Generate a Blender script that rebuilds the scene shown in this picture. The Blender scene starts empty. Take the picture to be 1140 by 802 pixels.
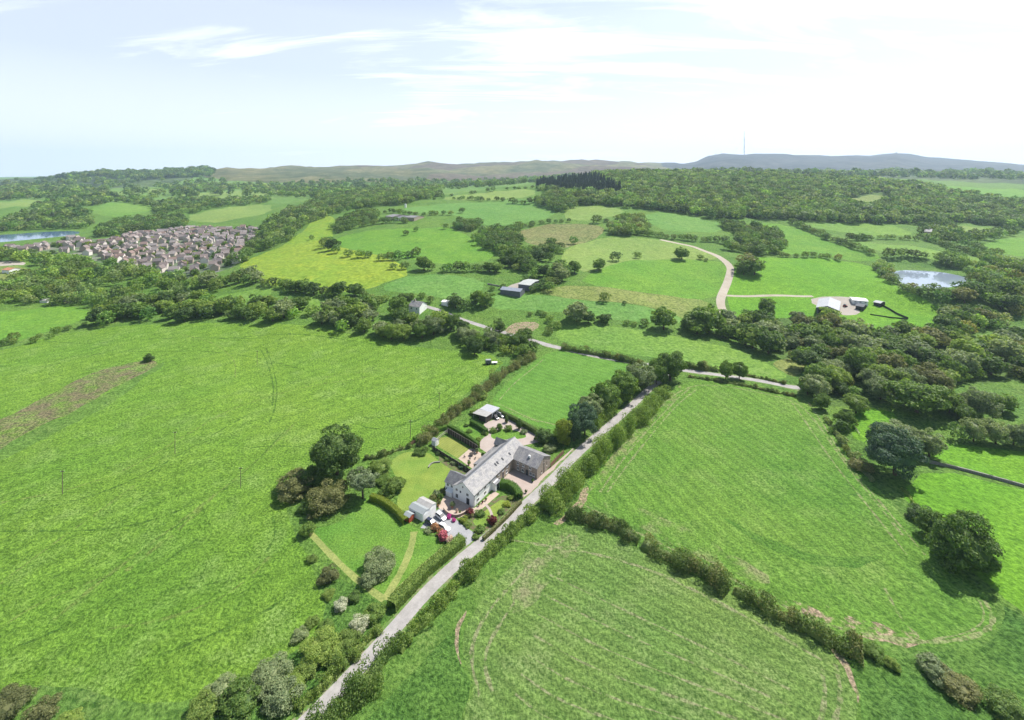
import bpy, math, random
import numpy as np
from mathutils import Vector, Matrix
from mathutils.geometry import delaunay_2d_cdt

SC = bpy.context.scene
COL = SC.collection
RNG = np.random.default_rng(7)
PI = math.pi
# ------------------------------------------------------------------ camera
F, HCAM, HOR = 528.0, 115.0, 193.0     # focal length and horizon row in pixels of the 1140 x 802 photograph; level camera with lens shift
SUN_AZ, SUN_EL = 54.0, 52.0

cam = bpy.data.cameras.new('camera'); cam_o = bpy.data.objects.new('camera', cam); COL.objects.link(cam_o)
cam.sensor_width = 36; cam.sensor_fit = 'HORIZONTAL'; cam.lens = 36 * F / 1140
cam.clip_start = 0.5; cam.clip_end = 60000
cam_o.location = (0, 0, HCAM); cam_o.rotation_euler = (PI / 2, 0, 0); cam.shift_y = -(401 - HOR) / 1140
SC.camera = cam_o

# ------------------------------------------------------------------ terrain height (anchors -> thin plate spline in bearing / log distance)
ANC = []
def anchor_col(px, pairs):
    for y, z in pairs:
        x = y * (px - 570) / F
        ANC.append((x, y, z))
anchor_col(-100, [(300, 0), (700, 0), (1500, 25.4), (3000, 50.8), (6000, 66.6), (12000, 50.4)])
anchor_col(60, [(300, 0), (500, 0), (700, 15.2), (1000, 19.5), (1500, 32.6), (2200, 53.1), (3200, 78.5), (6000, 69.8), (12000, 50.4)])
anchor_col(190, [(300, 0), (500, 0), (700, 0), (1000, 17.5), (1500, 30.6), (2300, 61.5), (3000, 119.3), (4000, 104.2), (7000, 71.9)])
anchor_col(330, [(300, 0), (500, 17.5), (700, 21.0), (1000, 29.5), (1500, 46.1), (2300, 61.5), (3000, 120.4), (4000, 166.0), (6000, 147.5)])
anchor_col(450, [(300, 0), (450, 19.2), (600, 25.7), (800, 42.2), (1000, 51.9), (1500, 56.5), (2300, 61.5), (3200, 131.2), (4300, 193.3), (7000, 169.2)])
anchor_col(475, [(4600, 229.5)])
anchor_col(570, [(300, 0), (450, 19.2), (600, 26.6), (750, 38.4), (900, 54.1), (1050, 68.3), (1300, 78.7), (1700, 72.2), (2500, 72.1), (3400, 125.8), (4400, 224.1), (7000, 169.2)])
anchor_col(640, [(4400, 230.7)])
anchor_col(700, [(300, 0), (450, 18.3), (550, 22.4), (650, 33.0), (750, 46.4), (900, 64.3), (1100, 88.3), (1300, 109.6), (1500, 110.7), (2000, 104.2), (3000, 125.8), (4400, 219.7), (7000, 180.0)])
anchor_col(760, [(6000, 284.3)])
anchor_col(785, [(6000, 358.6)])
anchor_col(830, [(300, 0), (400, 0), (500, 18.4), (600, 23.7), (700, 34.7), (800, 48.2), (1000, 70.5), (1200, 91.4), (1400, 109.6), (1700, 109.6), (2500, 104.2), (3500, 128.0), (6000, 367.5), (9000, 223.5)])
anchor_col(960, [(300, 0), (400, 0), (500, 16.5), (600, 21.8), (700, 30.7), (850, 48.1), (1000, 66.3), (1200, 85.1), (1400, 97.8), (2000, 102.1), (3000, 119.3), (6000, 358.6), (9000, 223.5)])
anchor_col(1000, [(6000, 374.3)])
anchor_col(1080, [(300, 0), (400, 0), (500, 18.4), (650, 23.3), (800, 34.2), (1000, 53.9), (1200, 70.3), (1400, 78.7), (2000, 97.8), (2600, 112.8), (3200, 119.3), (6000, 292.0), (9000, 169.1)])
anchor_col(1240, [(300, 0), (500, 18.4), (800, 27.3), (1200, 51.6), (2000, 93.5), (3000, 119.3), (6000, 201.9), (9000, 115.0)])
for a in range(-180, 180, 30):
    for r in (15, 60, 130, 220):
        ANC.append((r * math.sin(math.radians(a)), r * math.cos(math.radians(a)), 0))
for a in (-150, -120, -90, -75, 75, 90, 120, 150, 180):
    for r, z in ((600, 2), (2000, 10), (7000, 40)):
        ANC.append((r * math.sin(math.radians(a)), r * math.cos(math.radians(a)), z))
ANC = np.array(ANC, float)

def uw(x, y):
    r = np.maximum(np.hypot(x, y), 8.0)
    return np.arctan2(x, y) * 1.3, np.log(r)
def tps_k(d2):
    return 0.5 * d2 * np.log(d2 + 1e-12)
_u, _w = uw(ANC[:, 0], ANC[:, 1])
_n = len(ANC)
_K = tps_k((_u[:, None] - _u[None]) ** 2 + (_w[:, None] - _w[None]) ** 2) + np.eye(_n) * 2e-4
_P = np.stack([np.ones(_n), _u, _w], 1)
_A = np.block([[_K, _P], [_P.T, np.zeros((3, 3))]])
_sol = np.linalg.solve(_A, np.concatenate([ANC[:, 2], np.zeros(3)]))
NA, NR, RMAX = 720, 400, 13000.0
LR0, LR1 = math.log(8.0), math.log(RMAX)
_ag = np.linspace(-PI, PI, NA + 1); _lg = np.linspace(LR0, LR1, NR)
_ZG = np.zeros((NA + 1, NR))
for _i in range(NA + 1):
    uu = np.full(NR, _ag[_i] * 1.3)
    _ZG[_i] = tps_k((uu[:, None] - _u[None]) ** 2 + (_lg[:, None] - _w[None]) ** 2) @ _sol[:_n] + _sol[_n] + _sol[_n + 1] * uu + _sol[_n + 2] * _lg
_bl = np.clip((np.abs(_ag) - math.radians(150)) / math.radians(30), 0, 1)[:, None]
_seam = 0.5 * (_ZG[0] + _ZG[-1])[None]
_ZG = _ZG * (1 - _bl) + _seam * _bl
_near = np.clip((_lg - math.log(200)) / (math.log(420) - math.log(200)), 0, 1)[None]
_ZG = _ZG * (_near * _near * (3 - 2 * _near))
HOUSE = np.array([0.0, 180.0])

# skyline read off the photograph: column, row -> small lift or drop of the far hills
SKY_PX = np.array([-200, 0, 60, 150, 200, 240, 300, 350, 400, 450, 475, 500, 560, 600, 640, 700, 740, 770, 785, 800, 830, 900, 985, 1000, 1030, 1080, 1140, 1300], float)
SKY_ROW = np.array([198, 197, 196, 193, 190, 188, 186, 186, 183, 183, 178.6, 182, 180, 178, 177, 179, 181, 180.5, 175, 171, 171.5, 172, 171, 169, 174, 178, 184, 188], float)
SKY_FIX = np.zeros(len(SKY_PX))
FLATS = []      # level basins of standing water: (x, y, radius, level)
def height(x, y):
    x = np.asarray(x, float); y = np.asarray(y, float)
    r = np.maximum(np.hypot(x, y), 8.0)
    a = (np.arctan2(x, y) + PI) / (2 * PI) * NA
    l = np.clip((np.log(r) - LR0) / (LR1 - LR0) * (NR - 1), 0, NR - 1.001)
    i = np.clip(a.astype(int), 0, NA - 1); j = l.astype(int); fa = a - i; fl = l - j
    z = (_ZG[i, j] * (1 - fa) + _ZG[i + 1, j] * fa) * (1 - fl) + (_ZG[i, j + 1] * (1 - fa) + _ZG[i + 1, j + 1] * fa) * fl
    # gentle swells of the meadows, none round the farmstead
    n = np.sin(x * .047 + 1.3) * np.sin(y * .041 + .4) + .5 * np.sin(x * .11 + y * .07 + 2) + .4 * np.sin(y * .13 - x * .05)
    dh = np.hypot(x - HOUSE[0], y - HOUSE[1])
    f = np.clip((dh - 70) / 70, 0, 1)
    amp = 0.55 + np.clip((r - 600) / 1500, 0, 1) * 3.0
    z = z + n * f * amp
    # moor texture far away
    ff = np.clip((r - 2300) / 1500, 0, 1)
    z = z + ff * (13 * np.sin(x * .0045 + 1) * np.sin(y * .0052) + 8 * np.sin(x * .009 + y * .006) + 5 * np.sin(x * .017 - y * .013) + 3 * np.sin(x * .031 + y * .021))
    yy = np.maximum(y, 1.0); cfix = np.interp(570 + F * x / yy, SKY_PX, SKY_FIX) * np.clip((r - 2700) / 1500, 0, 1) * (y > 500)
    z = z + cfix * yy / F
    for fx, fy, fr, fz in FLATS:
        k = np.clip((np.hypot(x - fx, (y - fy)) - fr) / (.6 * fr), 0, 1); k = k * k * (3 - 2 * k)
        z = fz + (z - fz) * k
    return z

for _k, (_p, _t) in enumerate(zip(SKY_PX, SKY_ROW)):
    _y = np.geomspace(2800, 9500, 300); _x = _y * (_p - 570) / F
    SKY_FIX[_k] = (HOR + F * (HCAM - height(_x, _y)) / _y).min() - _t
def rays(px, py):
    px = np.asarray(px, float); py = np.asarray(py, float)
    return (px - 570) / F, np.ones_like(px), -(py - HOR) / F
def ground(pts):
    """pixels of the photograph -> points where those sight lines meet the terrain"""
    pts = np.asarray(pts, float).reshape(-1, 2)
    dx, dy, dz = rays(pts[:, 0], pts[:, 1])
    k = np.hypot(dx, dy); dx, dy, dz = dx / k, dy / k, dz / k
    R = np.geomspace(30, 11500, 700)
    Z = HCAM + R[None] * dz[:, None]
    G = height(R[None] * dx[:, None], R[None] * dy[:, None])
    hit = Z < G
    idx = np.where(hit.any(1), hit.argmax(1), len(R) - 1); idx = np.maximum(idx, 1)
    lo, hi = R[idx - 1].copy(), R[idx].copy()
    for _ in range(18):
        m = .5 * (lo + hi); b = HCAM + m * dz < height(m * dx, m * dy)
        hi = np.where(b, m, hi); lo = np.where(b, lo, m)
    m = .5 * (lo + hi)
    return np.stack([m * dx, m * dy], 1)
def at(px, py, z=None):
    p = ground([(px, py)])[0]
    return Vector((p[0], p[1], float(height(p[0], p[1])) if z is None else z))
def wp(px, y):
    return (y * (px - 570) / F, y)

# ------------------------------------------------------------------ objects and tags
def tag(o, label=None, cat=None, group=None, kind=None):
    if label: o['label'] = label
    if cat: o['category'] = cat
    if group: o['group'] = group
    if kind: o['kind'] = kind
    return o
def link(o, parent=None):
    COL.objects.link(o)
    if parent is not None: o.parent = parent
    return o
def empty(name, loc, rz=0.0):
    o = bpy.data.objects.new(name, None); o.empty_display_size = .5
    o.location = loc; o.rotation_euler = (0, 0, rz); COL.objects.link(o); return o
def obj(name, me, parent=None, loc=None, rz=None):
    o = bpy.data.objects.new(name, me)
    if loc is not None: o.location = loc
    if rz is not None: o.rotation_euler = (0, 0, rz)
    return link(o, parent)
def copy_tree(o, parent=None):
    c = o.copy(); COL.objects.link(c); c.parent = parent
    for ch in list(o.children): copy_tree(ch, c)
    return c
def np_mesh(name, V, Fq, mats, midx=None, smooth=False):
    V = np.ascontiguousarray(V, np.float32); Fq = np.ascontiguousarray(Fq, np.int32)
    me = bpy.data.meshes.new(name)
    n, k = Fq.shape
    me.vertices.add(len(V)); me.vertices.foreach_set('co', V.ravel())
    me.loops.add(n * k); me.loops.foreach_set('vertex_index', Fq.ravel())
    me.polygons.add(n)
    me.polygons.foreach_set('loop_start', np.arange(0, n * k, k, dtype=np.int32))
    me.polygons.foreach_set('loop_total', np.full(n, k, np.int32))
    for m in (mats if isinstance(mats, (list, tuple)) else [mats]): me.materials.append(m)
    if midx is not None: me.polygons.foreach_set('material_index', np.ascontiguousarray(midx, np.int32))
    me.polygons.foreach_set('use_smooth', np.full(n, smooth, bool))
    me.update(calc_edges=True); return me

class MB:
    """collects solid shapes and links them as one mesh object"""
    def __init__(s): s.v = []; s.f = []
    def poly(s, pts, faces):
        b = len(s.v); s.v += [tuple(p) for p in pts]; s.f += [tuple(b + i for i in f) for f in faces]
    def box(s, x0, x1, y0, y1, z0, z1):
        s.poly([(x0, y0, z0), (x1, y0, z0), (x1, y1, z0), (x0, y1, z0), (x0, y0, z1), (x1, y0, z1), (x1, y1, z1), (x0, y1, z1)],
               [(0, 3, 2, 1), (4, 5, 6, 7), (0, 1, 5, 4), (1, 2, 6, 5), (2, 3, 7, 6), (3, 0, 4, 7)])
    def prism(s, pts, axis, a, b):
        """outline (2D, counter clockwise) extruded from a to b along axis"""
        n = len(pts)
        def p3(p, t):
            return (t, p[0], p[1]) if axis == 'x' else ((p[0], t, p[1]) if axis == 'y' else (p[0], p[1], t))
        P = [p3(p, a) for p in pts] + [p3(p, b) for p in pts]
        s.poly(P, [tuple(range(n - 1, -1, -1)), tuple(range(n, 2 * n))] + [(i, (i + 1) % n, n + (i + 1) % n, n + i) for i in range(n)])
    def slab(s, quad, t):
        """thin slab with upper face quad, thickness t downwards"""
        q = [Vector(p) for p in quad]; lo = [p - Vector((0, 0, t)) for p in q]; n = len(q)
        s.poly(q + lo, [tuple(range(n)), tuple(range(2 * n - 1, n - 1, -1))] + [(i, n + i, n + (i + 1) % n, (i + 1) % n) for i in range(n)])
    def tube(s, a, b, r0, r1=None, n=8):
        r1 = r0 if r1 is None else r1
        a = Vector(a); b = Vector(b); d = (b - a).normalized()
        t = d.cross(Vector((0, 0, 1)) if abs(d.z) < .9 else Vector((1, 0, 0))).normalized(); u = d.cross(t)
        P = [];
        for c, r in ((a, r0), (b, r1)):
            for i in range(n):
                g = 2 * PI * i / n; P.append(c + (t * math.cos(g) + u * math.sin(g)) * r)
        s.poly(P, [(i, n + i, n + (i + 1) % n, (i + 1) % n) for i in range(n)] + [tuple(range(n)), tuple(range(2 * n - 1, n - 1, -1))])
    def mesh(s, name, mat, bevel=0.0, smooth=False):
        me = bpy.data.meshes.new(name); me.from_pydata(s.v, [], s.f)
        import bmesh
        bm = bmesh.new(); bm.from_mesh(me)
        bmesh.ops.recalc_face_normals(bm, faces=bm.faces)
        if bevel: bmesh.ops.bevel(bm, geom=list(bm.edges), offset=bevel, segments=1, affect='EDGES', clamp_overlap=True)
        bm.to_mesh(me); bm.free()
        me.materials.append(mat)
        if smooth: me.polygons.foreach_set('use_smooth', [True] * len(me.polygons))
        return me
    def build(s, name, mat, parent=None, loc=None, rz=None, bevel=0.0, smooth=False):
        return obj(name, s.mesh(name, mat, bevel, smooth), parent, loc, rz)

# ------------------------------------------------------------------ materials
def new_mat(name):
    m = bpy.data.materials.new(name); m.use_nodes = True
    nt = m.node_tree; nt.nodes.clear()
    out = nt.nodes.new('ShaderNodeOutputMaterial'); b = nt.nodes.new('ShaderNodeBsdfPrincipled')
    nt.links.new(b.outputs[0], out.inputs[0])
    b.inputs['Roughness'].default_value = .85; b.inputs['Specular IOR Level'].default_value = .2
    return m, nt, b, out
def nd(nt, t, **kw):
    n = nt.nodes.new(t)
    for k, v in kw.items(): setattr(n, k, v)
    return n
def mixc(nt, fac, a, b, blend='MIX'):
    n = nd(nt, 'ShaderNodeMix', data_type='RGBA', blend_type=blend)
    for s, v in ((n.inputs[0], fac), (n.inputs[6], a), (n.inputs[7], b)):
        if isinstance(v, (int, float)): s.default_value = v
        elif isinstance(v, tuple): s.default_value = (*v[:3], 1)
        else: nt.links.new(v, s)
    return n.outputs[2]
def math_n(nt, op, a, b=None, clamp=False):
    n = nd(nt, 'ShaderNodeMath', operation=op, use_clamp=clamp)
    for s, v in ((n.inputs[0], a), (n.inputs[1], b)):
        if v is None: continue
        if isinstance(v, (int, float)): s.default_value = v
        else: nt.links.new(v, s)
    return n.outputs[0]
def ramp(nt, val, lo, hi, v0=0.0, v1=1.0):
    n = nd(nt, 'ShaderNodeMapRange'); n.clamp = True
    nt.links.new(val, n.inputs[0])
    for i, v in enumerate((lo, hi, v0, v1)): n.inputs[i + 1].default_value = v
    return n.outputs[0]
def noise(nt, vec, scale, detail=2.0, rough=.5, dist=0.0):
    n = nd(nt, 'ShaderNodeTexNoise'); n.inputs['Scale'].default_value = scale; n.inputs['Detail'].default_value = detail
    n.inputs['Roughness'].default_value = rough; n.inputs['Distortion'].default_value = dist
    if vec is not None: nt.links.new(vec, n.inputs['Vector'])
    return n.outputs[0]
def geo_pos(nt): return nd(nt, 'ShaderNodeNewGeometry').outputs['Position']
def bump(nt, b, h, strength, dist):
    n = nd(nt, 'ShaderNodeBump'); n.inputs['Strength'].default_value = strength; n.inputs['Distance'].default_value = dist
    nt.links.new(h, n.inputs['Height']); nt.links.new(n.outputs[0], b.inputs['Normal'])

def grass_mat(name, base, alt, pale=None, pale_amt=.25, patch=.018, tuft=.9, tuft_amt=.45, stripe=None, relief=.5, patch_soft=.2, streak=None, over=None):
    """grass: large patches between base and alt, tufts, optional mowing stripes (angle, period, amount)"""
    m, nt, b, out = new_mat(name)
    P = geo_pos(nt)
    big = ramp(nt, noise(nt, P, patch, 3.0, .55, .3), .5 - patch_soft, .5 + patch_soft)
    c = mixc(nt, big, base, alt)
    mid = noise(nt, P, .16, 4.0, .6)
    c = mixc(nt, 1.0, c, mixc(nt, ramp(nt, mid, .3, .7), (.80, .84, .78), (1.18, 1.14, 1.15)), 'MULTIPLY')
    V = P
    if streak:
        mp = nd(nt, 'ShaderNodeMapping'); mp.inputs['Rotation'].default_value = (0, 0, math.radians(-streak[0])); nt.links.new(P, mp.inputs[0])
        m2 = nd(nt, 'ShaderNodeMapping'); m2.inputs['Scale'].default_value = (streak[1], 1, 1); nt.links.new(mp.outputs[0], m2.inputs[0]); V = m2.outputs[0]
    fine = noise(nt, V, tuft, 5.0, .68, .2)
    c = mixc(nt, 1.0, c, mixc(nt, ramp(nt, fine, .37, .63), (1 - tuft_amt, 1 - tuft_amt * .85, 1 - tuft_amt), (1 + tuft_amt, 1 + tuft_amt * .8, 1 + tuft_amt)), 'MULTIPLY')
    if pale:
        pm = math_n(nt, 'MULTIPLY', ramp(nt, noise(nt, V, .07, 4.0, .6), .5, .68), ramp(nt, fine, .42, .62))
        c = mixc(nt, math_n(nt, 'MULTIPLY', pm, pale_amt), c, pale)
    hgt = fine
    if stripe:
        mp = nd(nt, 'ShaderNodeMapping'); mp.inputs['Rotation'].default_value = (0, 0, math.radians(-stripe[0])); nt.links.new(P, mp.inputs[0])
        w = nd(nt, 'ShaderNodeTexWave', wave_type='BANDS', bands_direction='Y'); w.inputs['Scale'].default_value = .314 / stripe[1]
        w.inputs['Distortion'].default_value = .6; w.inputs['Detail'].default_value = 2; w.inputs['Detail Scale'].default_value = .6
        nt.links.new(mp.outputs[0], w.inputs[0])
        c = mixc(nt, 1.0, c, mixc(nt, w.outputs['Fac'], (1 - stripe[2],) * 3, (1 + stripe[2], 1 + stripe[2] * .9, 1 + stripe[2])), 'MULTIPLY')
    if over:      # (colour, other colour, threshold, scale, softness): worn or bare patches with ragged edges
        om = ramp(nt, noise(nt, P, over[3], 5.0, .65), over[2] - over[4], over[2] + over[4])
        oc = mixc(nt, ramp(nt, fine, .40, .62), tuple(v * .5 for v in over[1]), tuple(v * 1.12 for v in over[0]))
        c = mixc(nt, om, c, oc)
    nt.links.new(c, b.inputs['Base Color'])
    b.inputs['Roughness'].default_value = .9; b.inputs['Specular IOR Level'].default_value = .12
    hh = math_n(nt, 'ADD', hgt, math_n(nt, 'MULTIPLY', mid, 1.2))
    bump(nt, b, hh, 1.0, relief)
    return m
def ragged_mat(name, soil, soil2, grass, cover=.5, scale=.5):
    """bare ground worn through turf: ragged edges"""
    m, nt, b, out = new_mat(name); P = geo_pos(nt)
    n1 = noise(nt, P, scale, 5.0, .65)
    g = noise(nt, P, 1.1, 4.0, .65)
    s = mixc(nt, g, soil, soil2)
    gg = mixc(nt, g, tuple(v * .75 for v in grass), tuple(v * 1.3 for v in grass))
    c = mixc(nt, ramp(nt, n1, cover - .12, cover + .12), s, gg)
    nt.links.new(c, b.inputs['Base Color']); b.inputs['Roughness'].default_value = .95
    bump(nt, b, g, .8, .3); return m
def gravel_mat(name, c0, c1, scale=3.0, patch=.25, rough=.9):
    m, nt, b, out = new_mat(name); P = geo_pos(nt)
    c = mixc(nt, ramp(nt, noise(nt, P, patch, 4, .6), .3, .7), c0, c1)
    c = mixc(nt, 1.0, c, mixc(nt, noise(nt, P, scale, 4, .7), (.72,) * 3, (1.24,) * 3), 'MULTIPLY')
    nt.links.new(c, b.inputs['Base Color']); b.inputs['Roughness'].default_value = rough
    bump(nt, b, noise(nt, P, scale * 2, 3), .4, .05); return m
def plain_mat(name, col, rough=.6, spec=.3, metal=0.0, var=.12, scale=1.5):
    m, nt, b, out = new_mat(name)
    tc = nd(nt, 'ShaderNodeTexCoord').outputs['Object']
    n = noise(nt, tc, scale, 4, .6)
    c = mixc(nt, 1.0, col, mixc(nt, n, (1 - var,) * 3, (1 + var,) * 3), 'MULTIPLY')
    nt.links.new(c, b.inputs['Base Color']); b.inputs['Roughness'].default_value = rough
    b.inputs['Specular IOR Level'].default_value = spec; b.inputs['Metallic'].default_value = metal
    return m
def slate_mat(name, c0, c1, c2, sx=.5, sy=.3, rough=.75, ridge=0.02):
    """stone or slate courses following object coordinates (x along the eaves)"""
    m, nt, b, out = new_mat(name)
    tc = nd(nt, 'ShaderNodeTexCoord').outputs['Object']
    br = nd(nt, 'ShaderNodeTexBrick'); br.inputs['Scale'].default_value = 1.0
    br.inputs['Brick Width'].default_value = sx; br.inputs['Row Height'].default_value = sy; br.inputs['Mortar Size'].default_value = ridge
    br.inputs['Color1'].default_value = (*c0, 1); br.inputs['Color2'].default_value = (*c1, 1); br.inputs['Mortar'].default_value = (*[v * .55 for v in c0], 1)
    nt.links.new(tc, br.inputs['Vector'])
    c = mixc(nt, ramp(nt, noise(nt, tc, .55, 5, .7), .42, .66), br.outputs['Color'], c2)
    c = mixc(nt, 1.0, c, mixc(nt, noise(nt, tc, 2.2, 4, .7), (.75,) * 3, (1.22,) * 3), 'MULTIPLY')
    nt.links.new(c, b.inputs['Base Color']); b.inputs['Roughness'].default_value = rough; b.inputs['Specular IOR Level'].default_value = .35
    bump(nt, b, br.outputs['Fac'], .3, .03); return m
def stone_mat(name, c0, c1, c2, bw=.55, rh=.28):
    """coursed stone using a box-like mapping: horizontal run + height"""
    m, nt, b, out = new_mat(name)
    tc = nd(nt, 'ShaderNodeTexCoord').outputs['Object']
    sep = nd(nt, 'ShaderNodeSeparateXYZ'); nt.links.new(tc, sep.inputs[0])
    cmb = nd(nt, 'ShaderNodeCombineXYZ'); nt.links.new(math_n(nt, 'ADD', sep.outputs[0], sep.outputs[1]), cmb.inputs[0]); nt.links.new(sep.outputs[2], cmb.inputs[1])
    br = nd(nt, 'ShaderNodeTexBrick'); br.inputs['Scale'].default_value = 1.0
    br.inputs['Brick Width'].default_value = bw; br.inputs['Row Height'].default_value = rh; br.inputs['Mortar Size'].default_value = .02
    br.inputs['Color1'].default_value = (*c0, 1); br.inputs['Color2'].default_value = (*c1, 1); br.inputs['Mortar'].default_value = (*c2, 1)
    nt.links.new(cmb.outputs[0], br.inputs['Vector'])
    c = mixc(nt, 1.0, br.outputs['Color'], mixc(nt, noise(nt, tc, 1.3, 5, .7), (.62,) * 3, (1.35,) * 3), 'MULTIPLY')
    nt.links.new(c, b.inputs['Base Color']); b.inputs['Roughness'].default_value = .9
    bump(nt, b, br.outputs['Fac'], .4, .03); return m
def tinted_mat(name, cols, rough=.8, var=.15, scale=.8):
    """colour picked per object, with wear"""
    m, nt, b, out = new_mat(name)
    oi = nd(nt, 'ShaderNodeObjectInfo').outputs['Random']
    r = nd(nt, 'ShaderNodeValToRGB'); r.color_ramp.interpolation = 'CONSTANT'
    e = r.color_ramp.elements
    while len(e) < len(cols): e.new(.5)
    for i, cc in enumerate(cols): e[i].position = i / len(cols); e[i].color = (*cc, 1)
    nt.links.new(oi, r.inputs[0])
    tc = nd(nt, 'ShaderNodeTexCoord').outputs['Object']
    c = mixc(nt, 1.0, r.outputs[0], mixc(nt, noise(nt, tc, scale, 4, .65), (1 - var,) * 3, (1 + var,) * 3), 'MULTIPLY')
    nt.links.new(c, b.inputs['Base Color']); b.inputs['Roughness'].default_value = rough; return m
def leaf_mat(name, dark, light, trans=.25, attr=False, spec=.25):
    """foliage: every leaf clump (mesh island) takes its own shade, every tree its own tint"""
    m, nt, b, out = new_mat(name)
    g = nd(nt, 'ShaderNodeNewGeometry')
    c = mixc(nt, g.outputs['Random Per Island'], dark, light)
    if attr:
        a = nd(nt, 'ShaderNodeAttribute', attribute_name='tint'); c = mixc(nt, 1.0, c, a.outputs['Color'], 'MULTIPLY')
    else:
        oi = nd(nt, 'ShaderNodeObjectInfo').outputs['Random']
        c = mixc(nt, 1.0, c, mixc(nt, oi, (.8, .82, .85), (1.25, 1.18, 1.12)), 'MULTIPLY')
    nt.links.new(c, b.inputs['Base Color'])
    b.inputs['Roughness'].default_value = .6; b.inputs['Specular IOR Level'].default_value = spec
    if trans:
        t = nd(nt, 'ShaderNodeBsdfTranslucent'); nt.links.new(mixc(nt, 1.0, c, (1.25, 1.35, .7), 'MULTIPLY'), t.inputs[0])
        mx = nd(nt, 'ShaderNodeMixShader'); mx.inputs[0].default_value = trans
        nt.links.new(b.outputs[0], mx.inputs[1]); nt.links.new(t.outputs[0], mx.inputs[2]); nt.links.new(mx.outputs[0], out.inputs[0])
    return m

# ------------------------------------------------------------------ palette
MEADOW = dict(base=(.105, .226, .027), alt=(.150, .262, .032), pale=(.27, .37, .13), pale_amt=.5, patch=.011, tuft=1.15, tuft_amt=.52, relief=1.0, stripe=(46, 7.5, .07))
MOW1 = dict(base=(.082, .190, .026), alt=(.112, .214, .032), pale=(.25, .31, .11), pale_amt=.4, patch=.02, tuft=1.2, tuft_amt=.48, stripe=(-72, 4.2, .12), relief=.6)
MOW2 = dict(base=(.096, .186, .040), alt=(.130, .212, .050), pale=(.31, .35, .17), pale_amt=.42, patch=.025, tuft=1.3, tuft_amt=.55, stripe=(-35.5, 3.2, .14), relief=.7)
G_MEADOW = grass_mat('tall_meadow', **MEADOW)
G_ROUGH = grass_mat('rough_pasture', (.075, .165, .030), (.11, .20, .034), (.22, .26, .09), .4, .02, .9, .5, relief=.8)
G_LUSH = grass_mat('lush_verge', (.052, .136, .024), (.09, .182, .032), (.15, .24, .07), .4, .05, 1.0, .65, relief=1.0)
G_FAR = grass_mat('far_pasture', (.09, .19, .04), (.13, .22, .05), (.26, .28, .12), .5, .006, .2, .3, relief=.4)
G_MOW1 = grass_mat('mown_field', **MOW1)
G_MOW2 = grass_mat('cut_field', **MOW2)
G_MOW3 = grass_mat('even_field', (.084, .200, .030), (.102, .222, .034), (.19, .30, .09), .25, .02, 1.4, .32, stripe=(-38, 3.6, .08), relief=.3)
G_BRIGHT = grass_mat('bright_field', (.095, .245, .018), (.13, .27, .022), (.06, .17, .016), .5, .014, .8, .4, relief=.6)
G_BRIGHT2 = grass_mat('bright_pasture', (.09, .215, .025), (.125, .245, .03), (.07, .16, .03), .5, .03, .7, .4, relief=.5)
G_YELLOW = grass_mat('buttercup_field', (.21, .28, .03), (.14, .255, .028), (.36, .36, .03), .6, .009, .3, .3, relief=.4)
G_OLIVE = grass_mat('dry_pasture', (.18, .21, .06), (.13, .195, .045), (.28, .27, .12), .5, .012, .5, .45, relief=.6)
G_MID = grass_mat('mid_field', (.10, .21, .036), (.14, .245, .04), (.22, .29, .1), .4, .01, .5, .35, relief=.4)
G_MID2 = grass_mat('cool_field', (.095, .215, .045), (.12, .235, .05), (.20, .27, .10), .4, .01, .5, .3, relief=.4, stripe=(20, 7, .05))
G_PALE = grass_mat('pale_field', (.145, .235, .055), (.18, .255, .06), (.30, .32, .13), .4, .01, .5, .3, relief=.4)
G_LAWN = grass_mat('garden_lawn', (.185, .25, .045), (.14, .235, .04), (.28, .30, .1), .4, .12, 2.2, .26, relief=.15)
G_PADDOCK = grass_mat('paddock_lawn', (.084, .196, .028), (.12, .222, .032), (.18, .28, .07), .4, .06, 1.6, .38, relief=.25)
G_BOWL = grass_mat('striped_lawn', (.18, .22, .05), (.205, .235, .055), (.30, .29, .11), .3, .15, 2.0, .18, stripe=(57, 1.1, .12), relief=.08)
G_PATH = grass_mat('mown_path', (.235, .265, .085), (.195, .245, .07), (.33, .32, .13), .5, .2, 1.4, .25, relief=.12)
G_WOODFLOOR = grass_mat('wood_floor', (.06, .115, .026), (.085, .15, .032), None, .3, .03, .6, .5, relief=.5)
G_MARSH = grass_mat('marsh_grass', (.18, .175, .07), (.12, .165, .05), (.28, .24, .12), .5, .02, .35, .5, relief=.6)
REEDS = dict(MEADOW, tuft_amt=.8, stripe=None)
M_REED = grass_mat('dead_reeds', over=((.235, .205, .115), (.135, .125, .065), .455, .12, .14), **REEDS)
M_MOOR = grass_mat('moor_grass', (.150, .145, .062), (.060, .085, .036), (.32, .27, .17), .7, .0022, .012, .35, relief=1.2, patch_soft=.12)
M_HEATHER = grass_mat('heather_moor', (.075, .058, .048), (.12, .105, .065), (.26, .22, .15), .5, .002, .02, .35, relief=.5)
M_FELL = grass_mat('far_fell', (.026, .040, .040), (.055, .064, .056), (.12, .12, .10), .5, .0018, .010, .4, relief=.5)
G_FARWOOD = grass_mat('far_woodland', (.035, .060, .028), (.075, .115, .042), (.13, .19, .07), .5, .0035, .03, .5, relief=1.0, patch_soft=.1)
M_LANE = gravel_mat('worn_tarmac', (.275, .262, .25), (.385, .365, .352), 1.6, .3)
M_TRACK = gravel_mat('pale_track', (.34, .295, .23), (.41, .365, .30), 1.0, .1)
M_GRAVEL = gravel_mat('pink_gravel', (.35, .29, .255), (.41, .35, .315), 3.0, .3)
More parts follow.
